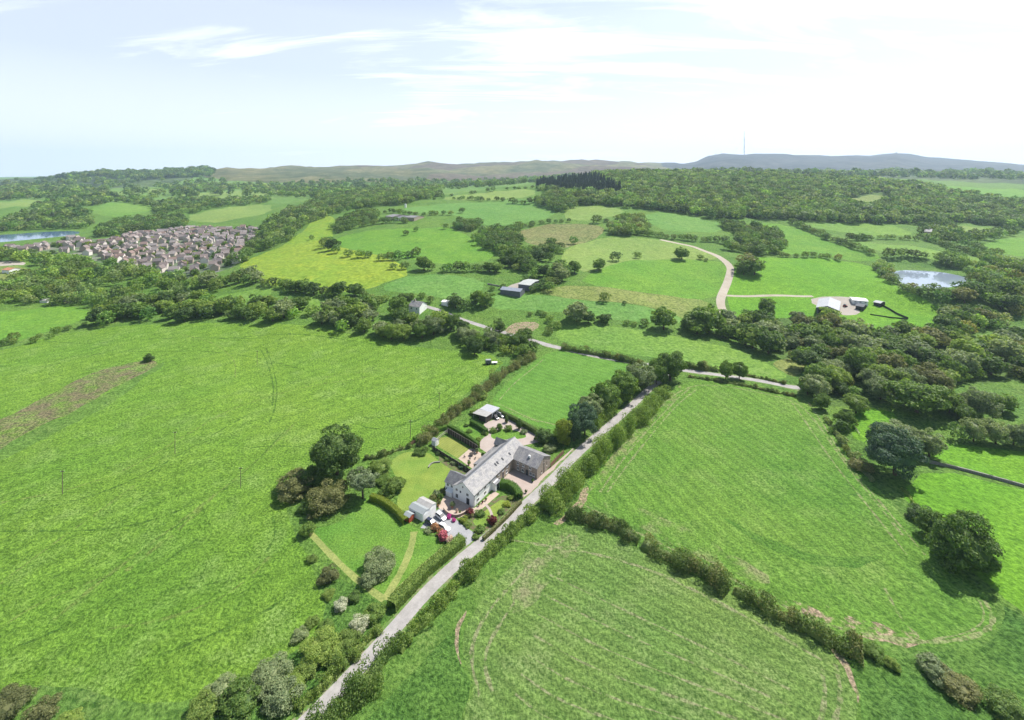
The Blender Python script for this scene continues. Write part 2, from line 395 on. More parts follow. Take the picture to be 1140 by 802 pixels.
M_PAVE = gravel_mat('block_paving', (.355, .28, .245), (.42, .345, .305), 2.2, .3)
M_TARMAC = gravel_mat('grey_tarmac', (.27, .275, .285), (.34, .34, .345), 2.5, .2)
M_FLAGS = gravel_mat('sandstone_flags', (.40, .315, .25), (.46, .375, .31), 1.4, .4)
M_BED = ragged_mat('garden_bed', (.10, .07, .045), (.17, .12, .08), (.08, .15, .03), .5, .9)
M_SOIL = grass_mat('worn_soil', over=((.40, .31, .21), (.33, .26, .17), .52, .22, .05), **MOW1)
M_BARE = grass_mat('bare_soil', over=((.38, .30, .20), (.31, .25, .16), .44, .5, .08), **MOW2)
M_VERGE = ragged_mat('lane_verge', (.26, .23, .16), (.2, .2, .1), (.085, .18, .03), .46, .7)
M_FADE = grass_mat('faded_grass', over=((.25, .27, .12), (.22, .26, .10), .55, .09, .09), **MOW1)
M_FADE2 = grass_mat('faded_stubble', over=((.27, .28, .14), (.24, .27, .12), .55, .12, .09), **MOW2)
M_LINE = grass_mat('mowing_line', over=((.26, .29, .13), (.22, .26, .10), .47, .5, .08), **MOW1)
M_LINE2 = grass_mat('mowing_line_cut', over=((.28, .30, .15), (.24, .27, .12), .47, .5, .08), **MOW2)
M_MARK = grass_mat('pressed_grass', over=((.19, .27, .06), (.16, .25, .05), .48, .3, .1), **MEADOW)
M_RUT = grass_mat('wheel_ruts', over=((.065, .155, .02), (.09, .18, .024), .48, .45, .09), **MEADOW)
M_DARKTURF = grass_mat('dark_turf', over=((.088, .20, .028), (.072, .178, .024), .42, .06, .16), **MOW1)
M_ESTATE = ragged_mat('estate_ground', (.19, .175, .165), (.25, .23, .215), (.06, .12, .03), .47, .08)
M_YARD = gravel_mat('farm_yard', (.31, .275, .235), (.38, .345, .30), .8, .08)

def water_mat(name, col, rough, wave):
    m, nt, b, out = new_mat(name); P = geo_pos(nt)
    b.inputs['Base Color'].default_value = (*col, 1); b.inputs['Roughness'].default_value = rough
    b.inputs['IOR'].default_value = 1.5; b.inputs['Specular IOR Level'].default_value = .5
    bump(nt, b, noise(nt, P, wave, 3), .03, .1); return m
M_WATER = water_mat('pond_water', (.24, .29, .36), .05, .8)  # light base colour stands in for part of the reflected sky
M_LAKE = water_mat('lake_water', (.085, .15, .27), .08, .5)

# ------------------------------------------------------------------ the ground, cut into fields, lanes, lawns and water
POLY = []      # (object name, material, ring in metres, category, label, flat)
def densify(pts, step, closed=True):
    pts = np.asarray(pts, float); out = []
    n = len(pts)
    for i in range(n if closed else n - 1):
        a, b = pts[i], pts[(i + 1) % n]
        k = max(1, int(np.ceil(np.hypot(*(b - a)) / step)))
        for j in range(k): out.append(a + (b - a) * j / k)
    if not closed: out.append(pts[-1])
    return np.array(out)
def smooth_ring(pts, it=1, closed=True):
    pts = np.asarray(pts, float)
    for _ in range(it):
        if closed:
            nx = np.roll(pts, -1, 0); q = np.empty((2 * len(pts), 2)); q[0::2] = .75 * pts + .25 * nx; q[1::2] = .25 * pts + .75 * nx
        else:
            q = [pts[0]]
            for i in range(len(pts) - 1): q += [.75 * pts[i] + .25 * pts[i + 1], .25 * pts[i] + .75 * pts[i + 1]]
            q.append(pts[-1]); q = np.array(q)
        pts = q
    return pts
def area(name, mat, px, label, cat='field', world=False, rag=1.0, sm=1, flat=False):
    ring = np.asarray(px, float) if world else ground(px)
    if sm: ring = smooth_ring(ring, sm)
    d = float(np.hypot(*ring.mean(0)))
    ring = densify(ring, max(1.5, d * .02))
    if rag:
        rr = np.random.default_rng(len(POLY) + 11)
        n = rr.normal(size=ring.shape) * d * .0016 * rag
        n = (n + np.roll(n, 1, 0)) * .6
        ring = ring + n
    POLY.append((name, mat, ring, cat, label, flat)); return ring
def ribbon_ring(path, w):
    path = np.asarray(path, float)
    t = np.gradient(path, axis=0); t /= np.linalg.norm(t, axis=1)[:, None] + 1e-9
    nrm = np.stack([-t[:, 1], t[:, 0]], 1)
    w = np.broadcast_to(np.asarray(w, float), (len(path),))[:, None] * .5
    return np.concatenate([path + nrm * w, (path - nrm * w)[::-1]])
def ribbon(name, mat, px, width, label, cat, world=False, step=4.0, sm=2, jitter=0.0):
    p = np.asarray(px, float) if world else ground(px)
    p = smooth_ring(p, sm, False) if sm else p
    d = float(np.hypot(*p.mean(0)))
    p = densify(p, max(step, d * .012), False)
    w = width
    if jitter:
        rr = np.random.default_rng(len(POLY) + 5); w = width * (1 + jitter * rr.uniform(-1, 1, len(p)))
    ring = ribbon_ring(p, w)
    POLY.append((name, mat, ring, cat, label, False)); return p

for px_, py_, fr_ in ((1037, 311, 62.0), (0, 264.5, 210.0)):
    q_ = at(px_, py_); FLATS.append((q_.x, q_.y, fr_, q_.z))
def wring(cols_y): return [wp(c, y) for c, y in cols_y]
# far hills and moor (world coordinates: column of the picture, metres ahead)
area('hills', G_FAR, wring([(-400, 1300), (60, 1350), (330, 1250), (450, 1150), (560, 1250), (620, 1700), (900, 1700), (1240, 1500), (1600, 1300), (1900, 3000), (1900, 9500), (-900, 9500), (-900, 2400)]), 'distant patchwork of pale pastures below the moors', 'hills', True, 0)
area('moor', M_MOOR, wring([(225, 2500), (330, 2350), (430, 2420), (560, 2700), (700, 2900), (790, 3300), (800, 5500), (760, 8800), (380, 8800), (240, 6800), (215, 3800)]), 'broad grassy moor on the skyline', 'moor', True, 0)
area('moor', M_HEATHER, wring([(470, 2600), (560, 2600), (700, 2800), (780, 3200), (760, 3700), (640, 3500), (560, 3250), (480, 3100)]), 'dark heather slope at the foot of the moor', 'moor', True, 0)
area('moor', M_HEATHER, wring([(380, 3900), (470, 3800), (520, 4050), (620, 4000), (740, 4100), (700, 4500), (560, 4450), (400, 4300)]), 'dark heather band along the moor top', 'moor', True, 0)
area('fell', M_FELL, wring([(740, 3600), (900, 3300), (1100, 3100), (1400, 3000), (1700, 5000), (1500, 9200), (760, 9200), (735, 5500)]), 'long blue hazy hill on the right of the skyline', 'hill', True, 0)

area('hills', G_FARWOOD, wring([(735, 1750), (900, 1650), (1060, 1600), (1240, 1500), (1700, 1400), (1800, 3200), (1100, 3300), (900, 3400), (740, 3700)]), 'hazy low woods and fields before the far hill', 'hills', True, 0)
area('hills', G_FARWOOD, wring([(-500, 1900), (60, 1900), (215, 2300), (215, 3600), (100, 3500), (-500, 3400)]), 'wooded far plain on the left', 'hills', True, 0)
# left far
def F_(mat, pts, label, **k): return area('field', mat, pts, label, 'field', **k)
F_(G_PALE, [(10, 207), (74, 207), (66, 213), (14, 213)], 'small pale field far off on the left')
F_(G_PALE, [(0, 225), (71, 223.5), (26, 232), (-60, 236), (-60, 226)], 'pale field beyond the left woods')
F_(G_MID, [(99, 231.6), (131, 226), (171, 227.6), (173, 234), (137, 242.5), (105, 240)], 'rounded green field above the estate')
F_(G_PALE, [(121, 213), (181, 209), (184, 213), (131, 218)], 'thin pale field far away')
F_(G_PALE, [(195, 216), (263, 212), (302, 212), (300, 219), (263, 224), (218, 221)], 'pale field with dotted trees')
F_(G_PALE, [(202, 242), (237, 233), (300, 226), (303, 236), (270, 243), (231, 249)], 'sloping pale field above the estate')
F_(G_OLIVE, [(-60, 297), (0, 297), (26, 297), (58, 305), (108, 318), (104, 330), (60, 330), (0, 318), (-60, 318)], 'olive meadow below the estate woods')
F_(G_BRIGHT2, [(-200, 352), (0, 348.7), (66, 339.5), (104, 346), (90, 358), (60, 366), (0, 386), (-200, 410)], 'bright field beyond the meadow hedge')
F_(G_MID, [(228, 331), (300, 319), (303, 332), (250, 338)], 'narrow green field behind the long wood')
# estate ground
EST = [(-40, 280), (42, 273), (84, 264), (105, 268), (147, 260), (210, 254), (284, 254), (291, 268), (264, 297), (224, 309), (189, 309), (118, 293), (84, 284), (20, 284)]
EST_RING = area('ground', M_ESTATE, EST, 'streets and gardens of the housing estate', 'ground')
# centre
F_(G_YELLOW, [(262, 300), (280, 287), (330, 266), (352, 243), (374, 241), (368, 260), (380, 277), (425, 284), (464, 304), (414, 321), (390, 326), (330, 322), (292, 316)], 'yellow buttercup field beside the estate')
F_(G_BRIGHT2, [(372, 264), (422, 255), (464, 255), (498, 252.6), (530, 266), (559, 289), (490, 296), (427, 284), (377, 277)], 'green field in the middle of the slope')
F_(G_MID2, [(412, 323), (466, 305), (522, 308), (545, 318), (520, 332), (501, 334), (478, 329)], 'smooth green field above the cottage')
F_(G_MID, [(320, 334), (411, 333), (437, 339), (375, 346), (322, 348)], 'strip of green field between two woods')
F_(G_MID2, [(448, 237), (452, 231), (517, 226), (580, 221), (612, 226), (622, 241), (560, 251.5), (535, 250), (511, 239.5)], 'large smooth field on the upper slope')
F_(G_PALE, [(480, 222), (535, 214.5), (594, 209), (596, 219), (538, 224)], 'upper field below the crest')
F_(G_PALE, [(636, 229), (702, 233), (676, 245), (631, 246), (628, 236)], 'light pasture under the wooded hill')
F_(G_MID2, [(715, 235), (797, 245), (806, 258), (770, 259), (728, 255)], 'green field at the foot of the wooded hill')
area('field', G_MARSH, [(575, 259), (600, 251), (647, 248.7), (673, 252), (670, 263), (634, 275), (615, 278), (578, 268)], 'brown rushy pasture', 'field')
F_(G_PALE, [(620, 293), (634, 274), (676, 263), (744, 268), (795, 283), (800, 290), (720, 290), (660, 306)], 'light rough pasture below the rushes')
F_(G_BRIGHT2, [(641, 318), (660, 304), (690, 292), (720, 289), (800, 289), (811, 300), (806, 322), (792, 335), (744, 330)], 'green pasture beside the pale track')
F_(G_OLIVE, [(600, 320), (641, 318), (744, 330), (792, 335), (795, 348), (768, 358), (745, 346), (640, 334), (604, 328)], 'rough strip of pasture under the green slope')
F_(G_MID2, [(543.5, 332), (559, 326), (600, 328), (640, 334), (744, 347), (765, 359), (740, 360), (700, 357), (640, 349), (588, 346), (547, 345)], 'smooth strip field below the long shed')
F_(G_BRIGHT, [(820, 292), (835, 286), (900, 287), (966, 293), (980, 302), (995, 320), (1030, 336), (1062, 347), (1050, 362), (1010, 372), (975, 366), (900, 352), (850, 358), (818, 360), (812, 345), (809, 325)], 'vivid green field round the white-roofed barn')
F_(G_BRIGHT2, [(840, 248), (877, 249), (912, 265), (945, 277), (985, 285), (966, 293), (893, 284), (845, 281), (858, 266)], 'long green field climbing to the wood')
F_(G_MID, [(892, 250), (940, 249), (987, 247.5), (1024, 263), (971, 264), (918, 256)], 'green field under the right-hand wood')
F_(G_MID, [(930, 267), (975, 271), (1024, 274), (1111, 291), (1077, 294), (1035, 290), (985, 280)], 'curved green strip field above the pond')
F_(G_BRIGHT2, [(1079, 274), (1140, 263), (1230, 262), (1230, 290), (1140, 286), (1116, 282)], 'bright field at the right edge')
F_(G_PALE, [(1063, 250), (1106, 255), (1080, 263), (1066, 258)], 'small pale field in the woods')
F_(G_BRIGHT2, [(1034, 205), (1124, 210), (1240, 215), (1240, 228), (1129, 222), (1082, 221)], 'far bright field on the right crest')
F_(G_PALE, [(1106, 242), (1150, 239), (1230, 240), (1230, 252), (1140, 251), (1116, 247)], 'pale field by the right edge')
F_(G_BRIGHT2, [(1098, 376), (1140, 360), (1220, 352), (1220, 378), (1140, 382), (1110, 384)], 'green gap among the right-hand woods')
# wood floors
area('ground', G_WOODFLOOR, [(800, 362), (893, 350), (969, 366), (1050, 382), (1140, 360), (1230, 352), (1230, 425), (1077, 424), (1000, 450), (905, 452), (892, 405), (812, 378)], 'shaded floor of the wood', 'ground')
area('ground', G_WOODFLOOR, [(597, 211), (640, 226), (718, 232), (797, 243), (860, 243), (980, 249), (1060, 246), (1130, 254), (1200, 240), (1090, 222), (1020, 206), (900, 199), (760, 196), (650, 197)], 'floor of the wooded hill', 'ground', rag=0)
F_(G_BRIGHT, [(938, 470), (962, 452), (1003, 462), (990, 488), (958, 496)], 'grassy clearing among the trees')
F_(G_OLIVE, [(935, 224), (985, 215), (992, 226), (955, 232)], 'open heathy glade on the wooded hill')
# near fields
F_(G_MEADOW, [(-500, 470), (0, 392), (60, 374), (110, 365), (230, 359), (330, 361), (380, 369), (430, 382), (500, 389), (566, 400), (545, 418), (500, 455), (466, 488), (440, 503), (400, 512), (360, 530), (318, 560), (325, 590), (346, 625), (352, 655), (368, 690), (335, 722), (262, 762), (180, 790), (100, 770), (30, 757), (-60, 900), (-700, 900)], 'great tussocky meadow left of the farm', rag=.6)
area('field', M_REED, [(-30, 490), (0, 466), (47, 443), (105, 414), (158, 400), (174, 404), (166, 413), (126, 432), (84, 459), (39, 475), (0, 502), (-40, 525)], 'tongue of brown dead rushes in the meadow', 'field', rag=2.0)
area('field', G_ROUGH, [(0, 500), (39, 476), (84, 460), (126, 432), (168, 411), (184, 400), (174, 414), (136, 441), (96, 466), (50, 486), (0, 516), (-20, 520)], 'dark damp grass along the rushes', 'field', rag=2.0)
F_(G_MOW3, [(622, 390), (660, 396), (700, 403), (718, 409), (694, 420), (664, 446), (640, 468), (622, 479), (606, 477), (575, 466), (550, 453), (548, 442), (572, 421), (602, 396)], 'mown rectangular field behind the farmhouse')
F_(G_MID, [(622, 364), (640, 361), (707, 366), (760, 376), (823, 390), (855, 404), (880, 420), (862, 424), (797, 412), (728, 398), (640, 383), (618, 378)], 'long smooth field beyond the lane')
F_(G_MOW1, [(650, 556), (645, 548), (690, 492), (738, 443), (764, 424), (800, 424), (850, 433), (890, 442), (915, 467), (940, 501), (975, 541), (1010, 581), (1040, 619), (1072, 642), (1100, 664), (1113, 690), (1100, 709), (1050, 720), (1000, 717), (960, 707), (900, 682), (830, 648), (760, 612), (700, 583)], 'large mown field right of the lane')
F_(G_MOW2, [(634, 585), (660, 586), (700, 606), (800, 656), (880, 697), (925, 723), (950, 760), (958, 800), (900, 1000), (640, 1100), (520, 900), (515, 790), (530, 770), (514, 733), (516, 700), (545, 655), (600, 600)], 'cut field in the foreground')
F_(G_BRIGHT, [(1000, 548), (1035, 522), (1140, 546), (1300, 570), (1400, 760), (1200, 730), (1116, 664), (1074, 630), (1034, 585)], 'bright pasture at the right edge')
F_(G_BRIGHT, [(1030, 490), (1090, 497), (1140, 503), (1260, 520), (1260, 555), (1140, 540), (1040, 514)], 'bright pasture behind the stone wall')
F_(G_LUSH, [(1116, 668), (1200, 733), (1400, 770), (1400, 1000), (960, 1000), (962, 800), (955, 765), (930, 722), (1000, 728), (1055, 728), (1104, 716), (1118, 692)], 'deep uncut grass in the lower right corner')
F_(G_LUSH, [(420, 790), (480, 728), (520, 685), (512, 700), (510, 733), (527, 770), (510, 800), (520, 900), (640, 1100), (200, 1100), (300, 900)], 'deep grass below the lane hedge')
F_(G_LUSH, [(352, 640), (372, 640), (405, 660), (432, 676), (520, 600), (524, 604), (420, 700), (330, 795), (300, 802), (180, 800), (262, 764), (335, 722), (366, 690)], 'overgrown corner beside the lane')
# worn and faded ground in the near fields
area('ground', M_BARE, [(521, 680), (516, 690), (510, 708), (510, 728), (514, 742), (508, 730), (505, 712), (508, 695), (516, 682)], 'bare tan strip at the field edge', 'ground', rag=1)
area('ground', M_BARE, [(922, 717), (936, 728), (948, 745), (956, 768), (955, 786), (950, 768), (942, 748), (930, 732)], 'bare tan curve at the field corner', 'ground', rag=1)
area('ground', M_BARE, [(614, 583), (627, 575), (640, 562), (648, 545), (655, 541), (656, 552), (646, 570), (630, 581), (622, 586)], 'trodden gateway between the two fields', 'ground', rag=1)
area('ground', M_SOIL, [(870, 666), (905, 676), (940, 694), (965, 700), (1000, 706), (1045, 716), (1010, 720), (960, 711), (915, 693), (880, 678)], 'worn soil along the headland', 'ground', rag=2)
area('ground', M_SOIL, [(918, 672), (940, 684), (985, 697), (1010, 702), (1030, 710), (1000, 712), (970, 705), (935, 692)], 'worn soil where machines turn', 'ground', rag=3)
area('ground', M_FADE, [(660, 560), (700, 560), (760, 585), (820, 620), (870, 652), (830, 645), (760, 609), (700, 580)], 'faded stubble along the hedge', 'ground', rag=3)
area('ground', M_FADE, [(650, 552), (690, 494), (740, 441), (764, 426), (752, 446), (712, 484), (672, 535)], 'faded grass along the tall hedge', 'ground', rag=2)
area('ground', M_FADE2, [(590, 610), (630, 590), (650, 600), (620, 640), (580, 690), (565, 680)], 'faded stubble near the gateway', 'ground', rag=3)
area('ground', M_DARKTURF, [(800, 572), (840, 594), (890, 614), (930, 622), (970, 618), (985, 620), (960, 632), (915, 632), (870, 618), (825, 594)], 'darker arc of regrowth in the mown field', 'ground', rag=1)
F_(G_OLIVE, [(900, 404), (888, 422), (866, 412), (858, 404), (880, 398)], 'dry corner by the lane end')
# wheel ruts and pale mowing lines
for p, w, mt in [([(296, 388), (303, 405), (309, 430), (307, 452), (300, 470)], .9, M_RUT), ([(291, 390), (299, 407), (305, 430), (303, 452)], .9, M_RUT),
                 ([(175, 660), (210, 655), (255, 646), (300, 640)], .8, M_RUT), ([(0, 592), (60, 592), (140, 588), (200, 570), (250, 545)], .8, M_RUT),
                 ([(403, 458), (402, 465), (420, 466), (450, 460), (490, 440), (510, 425)], .9, M_RUT), ([(230, 378), (300, 372), (360, 374), (430, 386)], 1.1, M_RUT),
                 ([(50, 380), (110, 383), (180, 376), (290, 377)], 1.0, M_RUT), ([(282, 498), (310, 496), (352, 499)], .8, M_RUT), ([(303, 575), (308, 595), (300, 610), (288, 622)], .8, M_RUT),
                 ([(0, 650), (60, 605), (110, 570), (150, 540)], 1.0, M_MARK), ([(60, 400), (150, 390), (260, 392), (330, 410)], .9, M_RUT), ([(200, 372), (240, 382), (262, 400), (262, 420)], .8, M_MARK),
                 ([(0, 560), (70, 548), (150, 520), (215, 480), (262, 452), (330, 432), (420, 418)], 1.0, M_MARK), ([(0, 575), (80, 560), (160, 530), (225, 492), (275, 462)], .8, M_RUT), ([(330, 470), (300, 500), (255, 540), (190, 590), (120, 640), (60, 690)], 1.2, M_MARK), ([(318, 478), (280, 520), (230, 562), (150, 620)], .8, M_RUT),
                 ([(120, 700), (190, 690), (260, 660), (300, 620)], .9, M_MARK), ([(180, 730), (240, 705), (300, 680), (335, 650)], .9, M_RUT), ([(20, 720), (90, 690), (150, 650), (220, 600)], .8, M_RUT), ([(390, 470), (420, 480), (470, 468), (505, 440), (520, 420)], .9, M_RUT), ([(360, 420), (420, 412), (480, 408), (520, 410)], .9, M_MARK), ([(140, 636), (165, 616), (200, 590), (240, 550)], 1.4, M_MARK), ([(0, 700), (40, 672), (120, 640)], .9, M_MARK)]:
    ribbon('ground', mt, p, w, 'wheel marks in the meadow', 'ground', jitter=.5)
for p in [[(668, 548), (700, 502), (742, 456), (768, 432)], [(676, 548), (715, 496), (752, 452), (775, 434)], [(900, 448), (935, 505), (985, 566), (1030, 618)], [(880, 446), (920, 505), (975, 575), (1010, 618)],
          [(985, 655), (1003, 690), (1022, 708)], [(1090, 668), (1098, 688), (1082, 704), (1040, 712)]]:
    ribbon('ground', M_LINE, p, .7, 'pale mowing line', 'ground', jitter=.6)
for p in [[(548, 770), (538, 740), (545, 712), (580, 660)], [(560, 600), (700, 622), (820, 680), (915, 735)], [(930, 740), (938, 775), (925, 815)], [(915, 745), (920, 780), (905, 830)]]:
    ribbon('ground', M_LINE2, p, .8, 'pale mowing line', 'ground', jitter=.6)
for p in [[(556, 450), (590, 466), (618, 473)], [(556, 445), (575, 424), (605, 400)], [(566, 458), (600, 470)]]:
    ribbon('ground', M_LINE, p, .7, 'pale mowing line', 'ground', jitter=.6)

ribbon('ground', M_LINE, [(646, 560), (690, 584), (760, 617), (830, 652), (890, 684), (940, 702), (1000, 713), (1050, 716), (1095, 706), (1108, 690), (1096, 668)], 1.0, 'pale headland track round the mown field', 'ground', jitter=.6)
ribbon('ground', M_LINE, [(690, 500), (735, 452), (766, 429), (800, 429), (850, 438), (888, 447), (910, 472), (938, 512), (972, 556), (1005, 596)], .8, 'pale headland track along the top of the mown field', 'ground', jitter=.6)
ribbon('ground', M_LINE2, [(535, 775), (524, 740), (527, 708), (552, 668), (600, 620), (636, 596)], .9, 'pale headland track at the lane side of the cut field', 'ground', jitter=.6)
for k_ in range(7):
    t_ = k_ * 26
    ribbon('ground', M_LINE2, [(612 + t_ * .1 - k_ * 9, 640 + t_ * .85), (700 - k_ * 14, 682 + t_ * .8), (800 - k_ * 6, 728 + t_ * .75), (880, 768 + t_ * .7)], .45, 'faint mowing line in the cut field', 'ground', jitter=.8)
# garden and paddock
area('lawn', G_PADDOCK, [(344, 590), (378, 583), (392, 570), (404, 552), (417, 556), (440, 568), (452, 582), (468, 590), (478, 597), (496, 607), (430, 673), (400, 652), (371, 622)], 'paddock lawn with mown paths', 'lawn', rag=.5)
ribbon('lawn', G_PATH, [(344, 592), (372, 622), (400, 648), (428, 668)], 1.8, 'mown grass path down the paddock edge', 'lawn', jitter=.15)
ribbon('lawn', G_PATH, [(461, 592), (458, 610), (448, 635), (428, 668)], 2.1, 'mown grass path across the paddock', 'lawn', jitter=.15)
ribbon('lawn', G_PATH, [(494, 610), (470, 630), (430, 668)], 1.1, 'mown grass path beside the hedge', 'lawn', jitter=.15)
area('lawn', G_LAWN, [(434, 515), (446, 505), (458, 503), (477, 503), (486, 511), (500, 520), (514, 527), (507, 535), (498, 540), (488, 551), (470, 556), (456, 569), (440, 566), (447, 540), (436, 524)], 'yellow-green garden lawn', 'lawn', rag=.5)
area('lawn', G_BOWL, [(485.6, 487.5), (500.5, 486.7), (522.5, 499.4), (509.3, 510.4), (486.5, 496.3)], 'striped square lawn inside its fences', 'lawn', rag=0, sm=0)
area('terrace', M_FLAGS, [(510, 510.6), (522.8, 499.6), (528, 500), (540, 507.5), (528, 523.5)], 'sandstone terrace beside the striped lawn', 'terrace', rag=0, sm=0)
area('lawn', G_PADDOCK, [(507, 477), (525, 468.5), (538, 479), (531, 494)], 'small upper lawn behind the trellis', 'lawn', rag=.5)
area('driveway', M_GRAVEL, [(537, 472), (548, 468), (560, 464.5), (570, 469), (600, 484), (607, 491), (592, 494), (580, 497), (560, 499), (546, 507), (531, 497), (537, 488), (545, 484), (543, 478)], 'pink gravel yard behind the house', 'driveway', rag=0)
area('lawn', G_PADDOCK, [(545, 486), (550, 480), (562, 477), (580, 481), (587, 486), (580, 488.5), (565, 489.5), (550, 489.5)], 'planted island of grass in the yard', 'lawn', rag=.3)
area('courtyard', M_PAVE, [(566, 527), (575, 519), (597, 533), (614, 520), (638, 499), (647, 501), (622, 528), (600, 549), (584, 562), (577, 548), (557, 537)], 'block-paved courtyard in front of the stone wing', 'courtyard', rag=0, sm=0)
area('driveway', M_TARMAC, [(468, 588), (482, 571), (490, 566), (501, 570), (512, 583), (526, 592), (537, 601), (541, 606), (524, 622), (520, 612), (510, 604), (498, 598), (486, 590)], 'grey driveway with parked cars', 'driveway', rag=0, sm=0)
area('terrace', M_FLAGS, [(487, 565), (495, 552), (503, 548), (515, 556), (528, 566), (550, 547), (556, 550), (533, 570), (520, 575), (510, 577), (500, 571)], 'flagged terrace around the white gable', 'terrace', rag=0, sm=0)
area('ground', M_BED, [(516, 577), (533, 570), (557, 551), (576, 553), (580, 557), (538, 599), (528, 592), (514, 583)], 'shrub beds in the front garden', 'ground', rag=.5)
area('lawn', G_LAWN, [(524, 582), (532, 574), (545, 566), (552, 560), (560, 556), (568, 560), (556, 572), (540, 590)], 'patchy front lawn', 'lawn', rag=.6)
ribbon('path', M_GRAVEL, [(540, 561), (546, 568), (548, 576)], .9, 'curved garden path', 'path', sm=1)
area('ground', M_BED, [(487, 505), (500, 514), (526, 527), (520, 531), (505, 524), (490, 515)], 'border below the fence', 'ground', rag=.5)
# verge strips beside the lane
ribbon('verge', G_PADDOCK, [(440, 683), (480, 647), (519, 612)], 1.7, 'mown verge between trimmed hedge and lane', 'verge')
ribbon('verge', G_PADDOCK, [(541, 600), (562, 580), (585, 560)], 1.3, 'mown verge in front of the garden hedge', 'verge')
# lanes and tracks
ribbon('verge', M_VERGE, [(250, 905), (300, 845), (344, 802), (420, 722), (488, 643.5), (557.6, 587), (611.6, 538), (641, 506), (676, 476), (700, 455), (722, 434), (740, 418), (747, 411)], 5.4, 'worn grassy edges of the lane', 'verge', sm=2, step=3, jitter=.16)
ribbon('verge', M_VERGE, [(605, 383), (616, 386), (660, 396), (720, 406), (765, 413), (797, 417), (834, 422), (862, 427), (890, 433)], 6.0, 'worn grassy edges of the far lane', 'verge', sm=2, step=3, jitter=.2)
LANE = ribbon('lane', M_LANE, [(250, 905), (300, 845), (344, 802), (420, 722), (488, 643.5), (557.6, 587), (611.6, 538), (641, 506), (676, 476), (700, 455), (722, 434), (740, 418), (747, 411)], 3.9, 'single-track tarmac lane past the farmhouse', 'lane', sm=2, step=3)
ribbon('lane', M_LANE, [(605, 383), (616, 386), (660, 396), (720, 406), (765, 413), (797, 417), (834, 422), (862, 427), (890, 433), (912, 428)], 4.2, 'lane along the far edge of the fields', 'lane', sm=2, step=3)
ribbon('track', M_LANE, [(473, 341), (489, 345.5), (512, 355), (545, 366), (572, 373), (606, 383)], 4.0, 'farm track to the white cottage', 'track', sm=1)
ribbon('track', M_TRACK, [(812, 370), (807, 350), (801, 337), (805, 325), (812, 309), (814, 296), (797, 284), (776, 276), (755, 271), (735, 267)], 7.0, 'pale track winding up the hill', 'track', sm=2)
ribbon('track', M_TRACK, [(806, 329), (860, 329), (905, 330)], 3.6, 'pale track to the white-roofed barn', 'track', sm=1)
area('ground', M_YARD, [(900, 330), (960, 331), (968, 336), (955, 342), (958, 350), (935, 352), (925, 343), (905, 340)], 'earth yard beside the barn', 'ground', rag=.6)
area('ground', M_BARE, [(560, 365), (580, 358), (598, 360), (600, 367), (585, 372), (566, 372)], 'bare scrubby ground', 'ground', rag=2)
area('ground', M_YARD, [(552, 326), (575, 314), (600, 313), (602, 318), (586, 324), (570, 327)], 'yard of the farm with the long shed', 'ground', rag=.5)
area('ground', M_YARD, [(-60, 290), (0, 291), (30, 292), (24, 297), (-60, 299)], 'pinkish hard standing at the left edge', 'ground', rag=.5)
# water
POND_RING = area('pond', M_WATER, [(990, 303), (1005, 301), (1022, 301), (1045, 302.6), (1074, 308), (1080, 312), (1070, 318), (1040, 322), (1008, 319), (996, 309)], 'still pale pond among trees', 'pond', flat=True, rag=.6)
LAKE_RING = area('lake', M_LAKE, [(-160, 266), (0, 262), (52, 258), (92, 257), (84, 262), (52, 265), (0, 270), (-160, 280)], 'blue reservoir behind the estate', 'lake', flat=True, rag=.6)
area('lake', M_WATER, wring([(1020, 2560), (1070, 2520), (1085, 2800), (1030, 2850)]), 'far sliver of water under the hill', 'lake', True, .3, flat=True)
area('lake', M_WATER, wring([(1118, 2400), (1170, 2380), (1170, 2650), (1125, 2700)]), 'distant water at the right edge', 'lake', True, .3, flat=True)
area('lake', M_WATER, [(133, 245), (141, 244), (142, 246), (134, 247)], 'glint of water among the valley trees', 'lake', flat=True, rag=0)

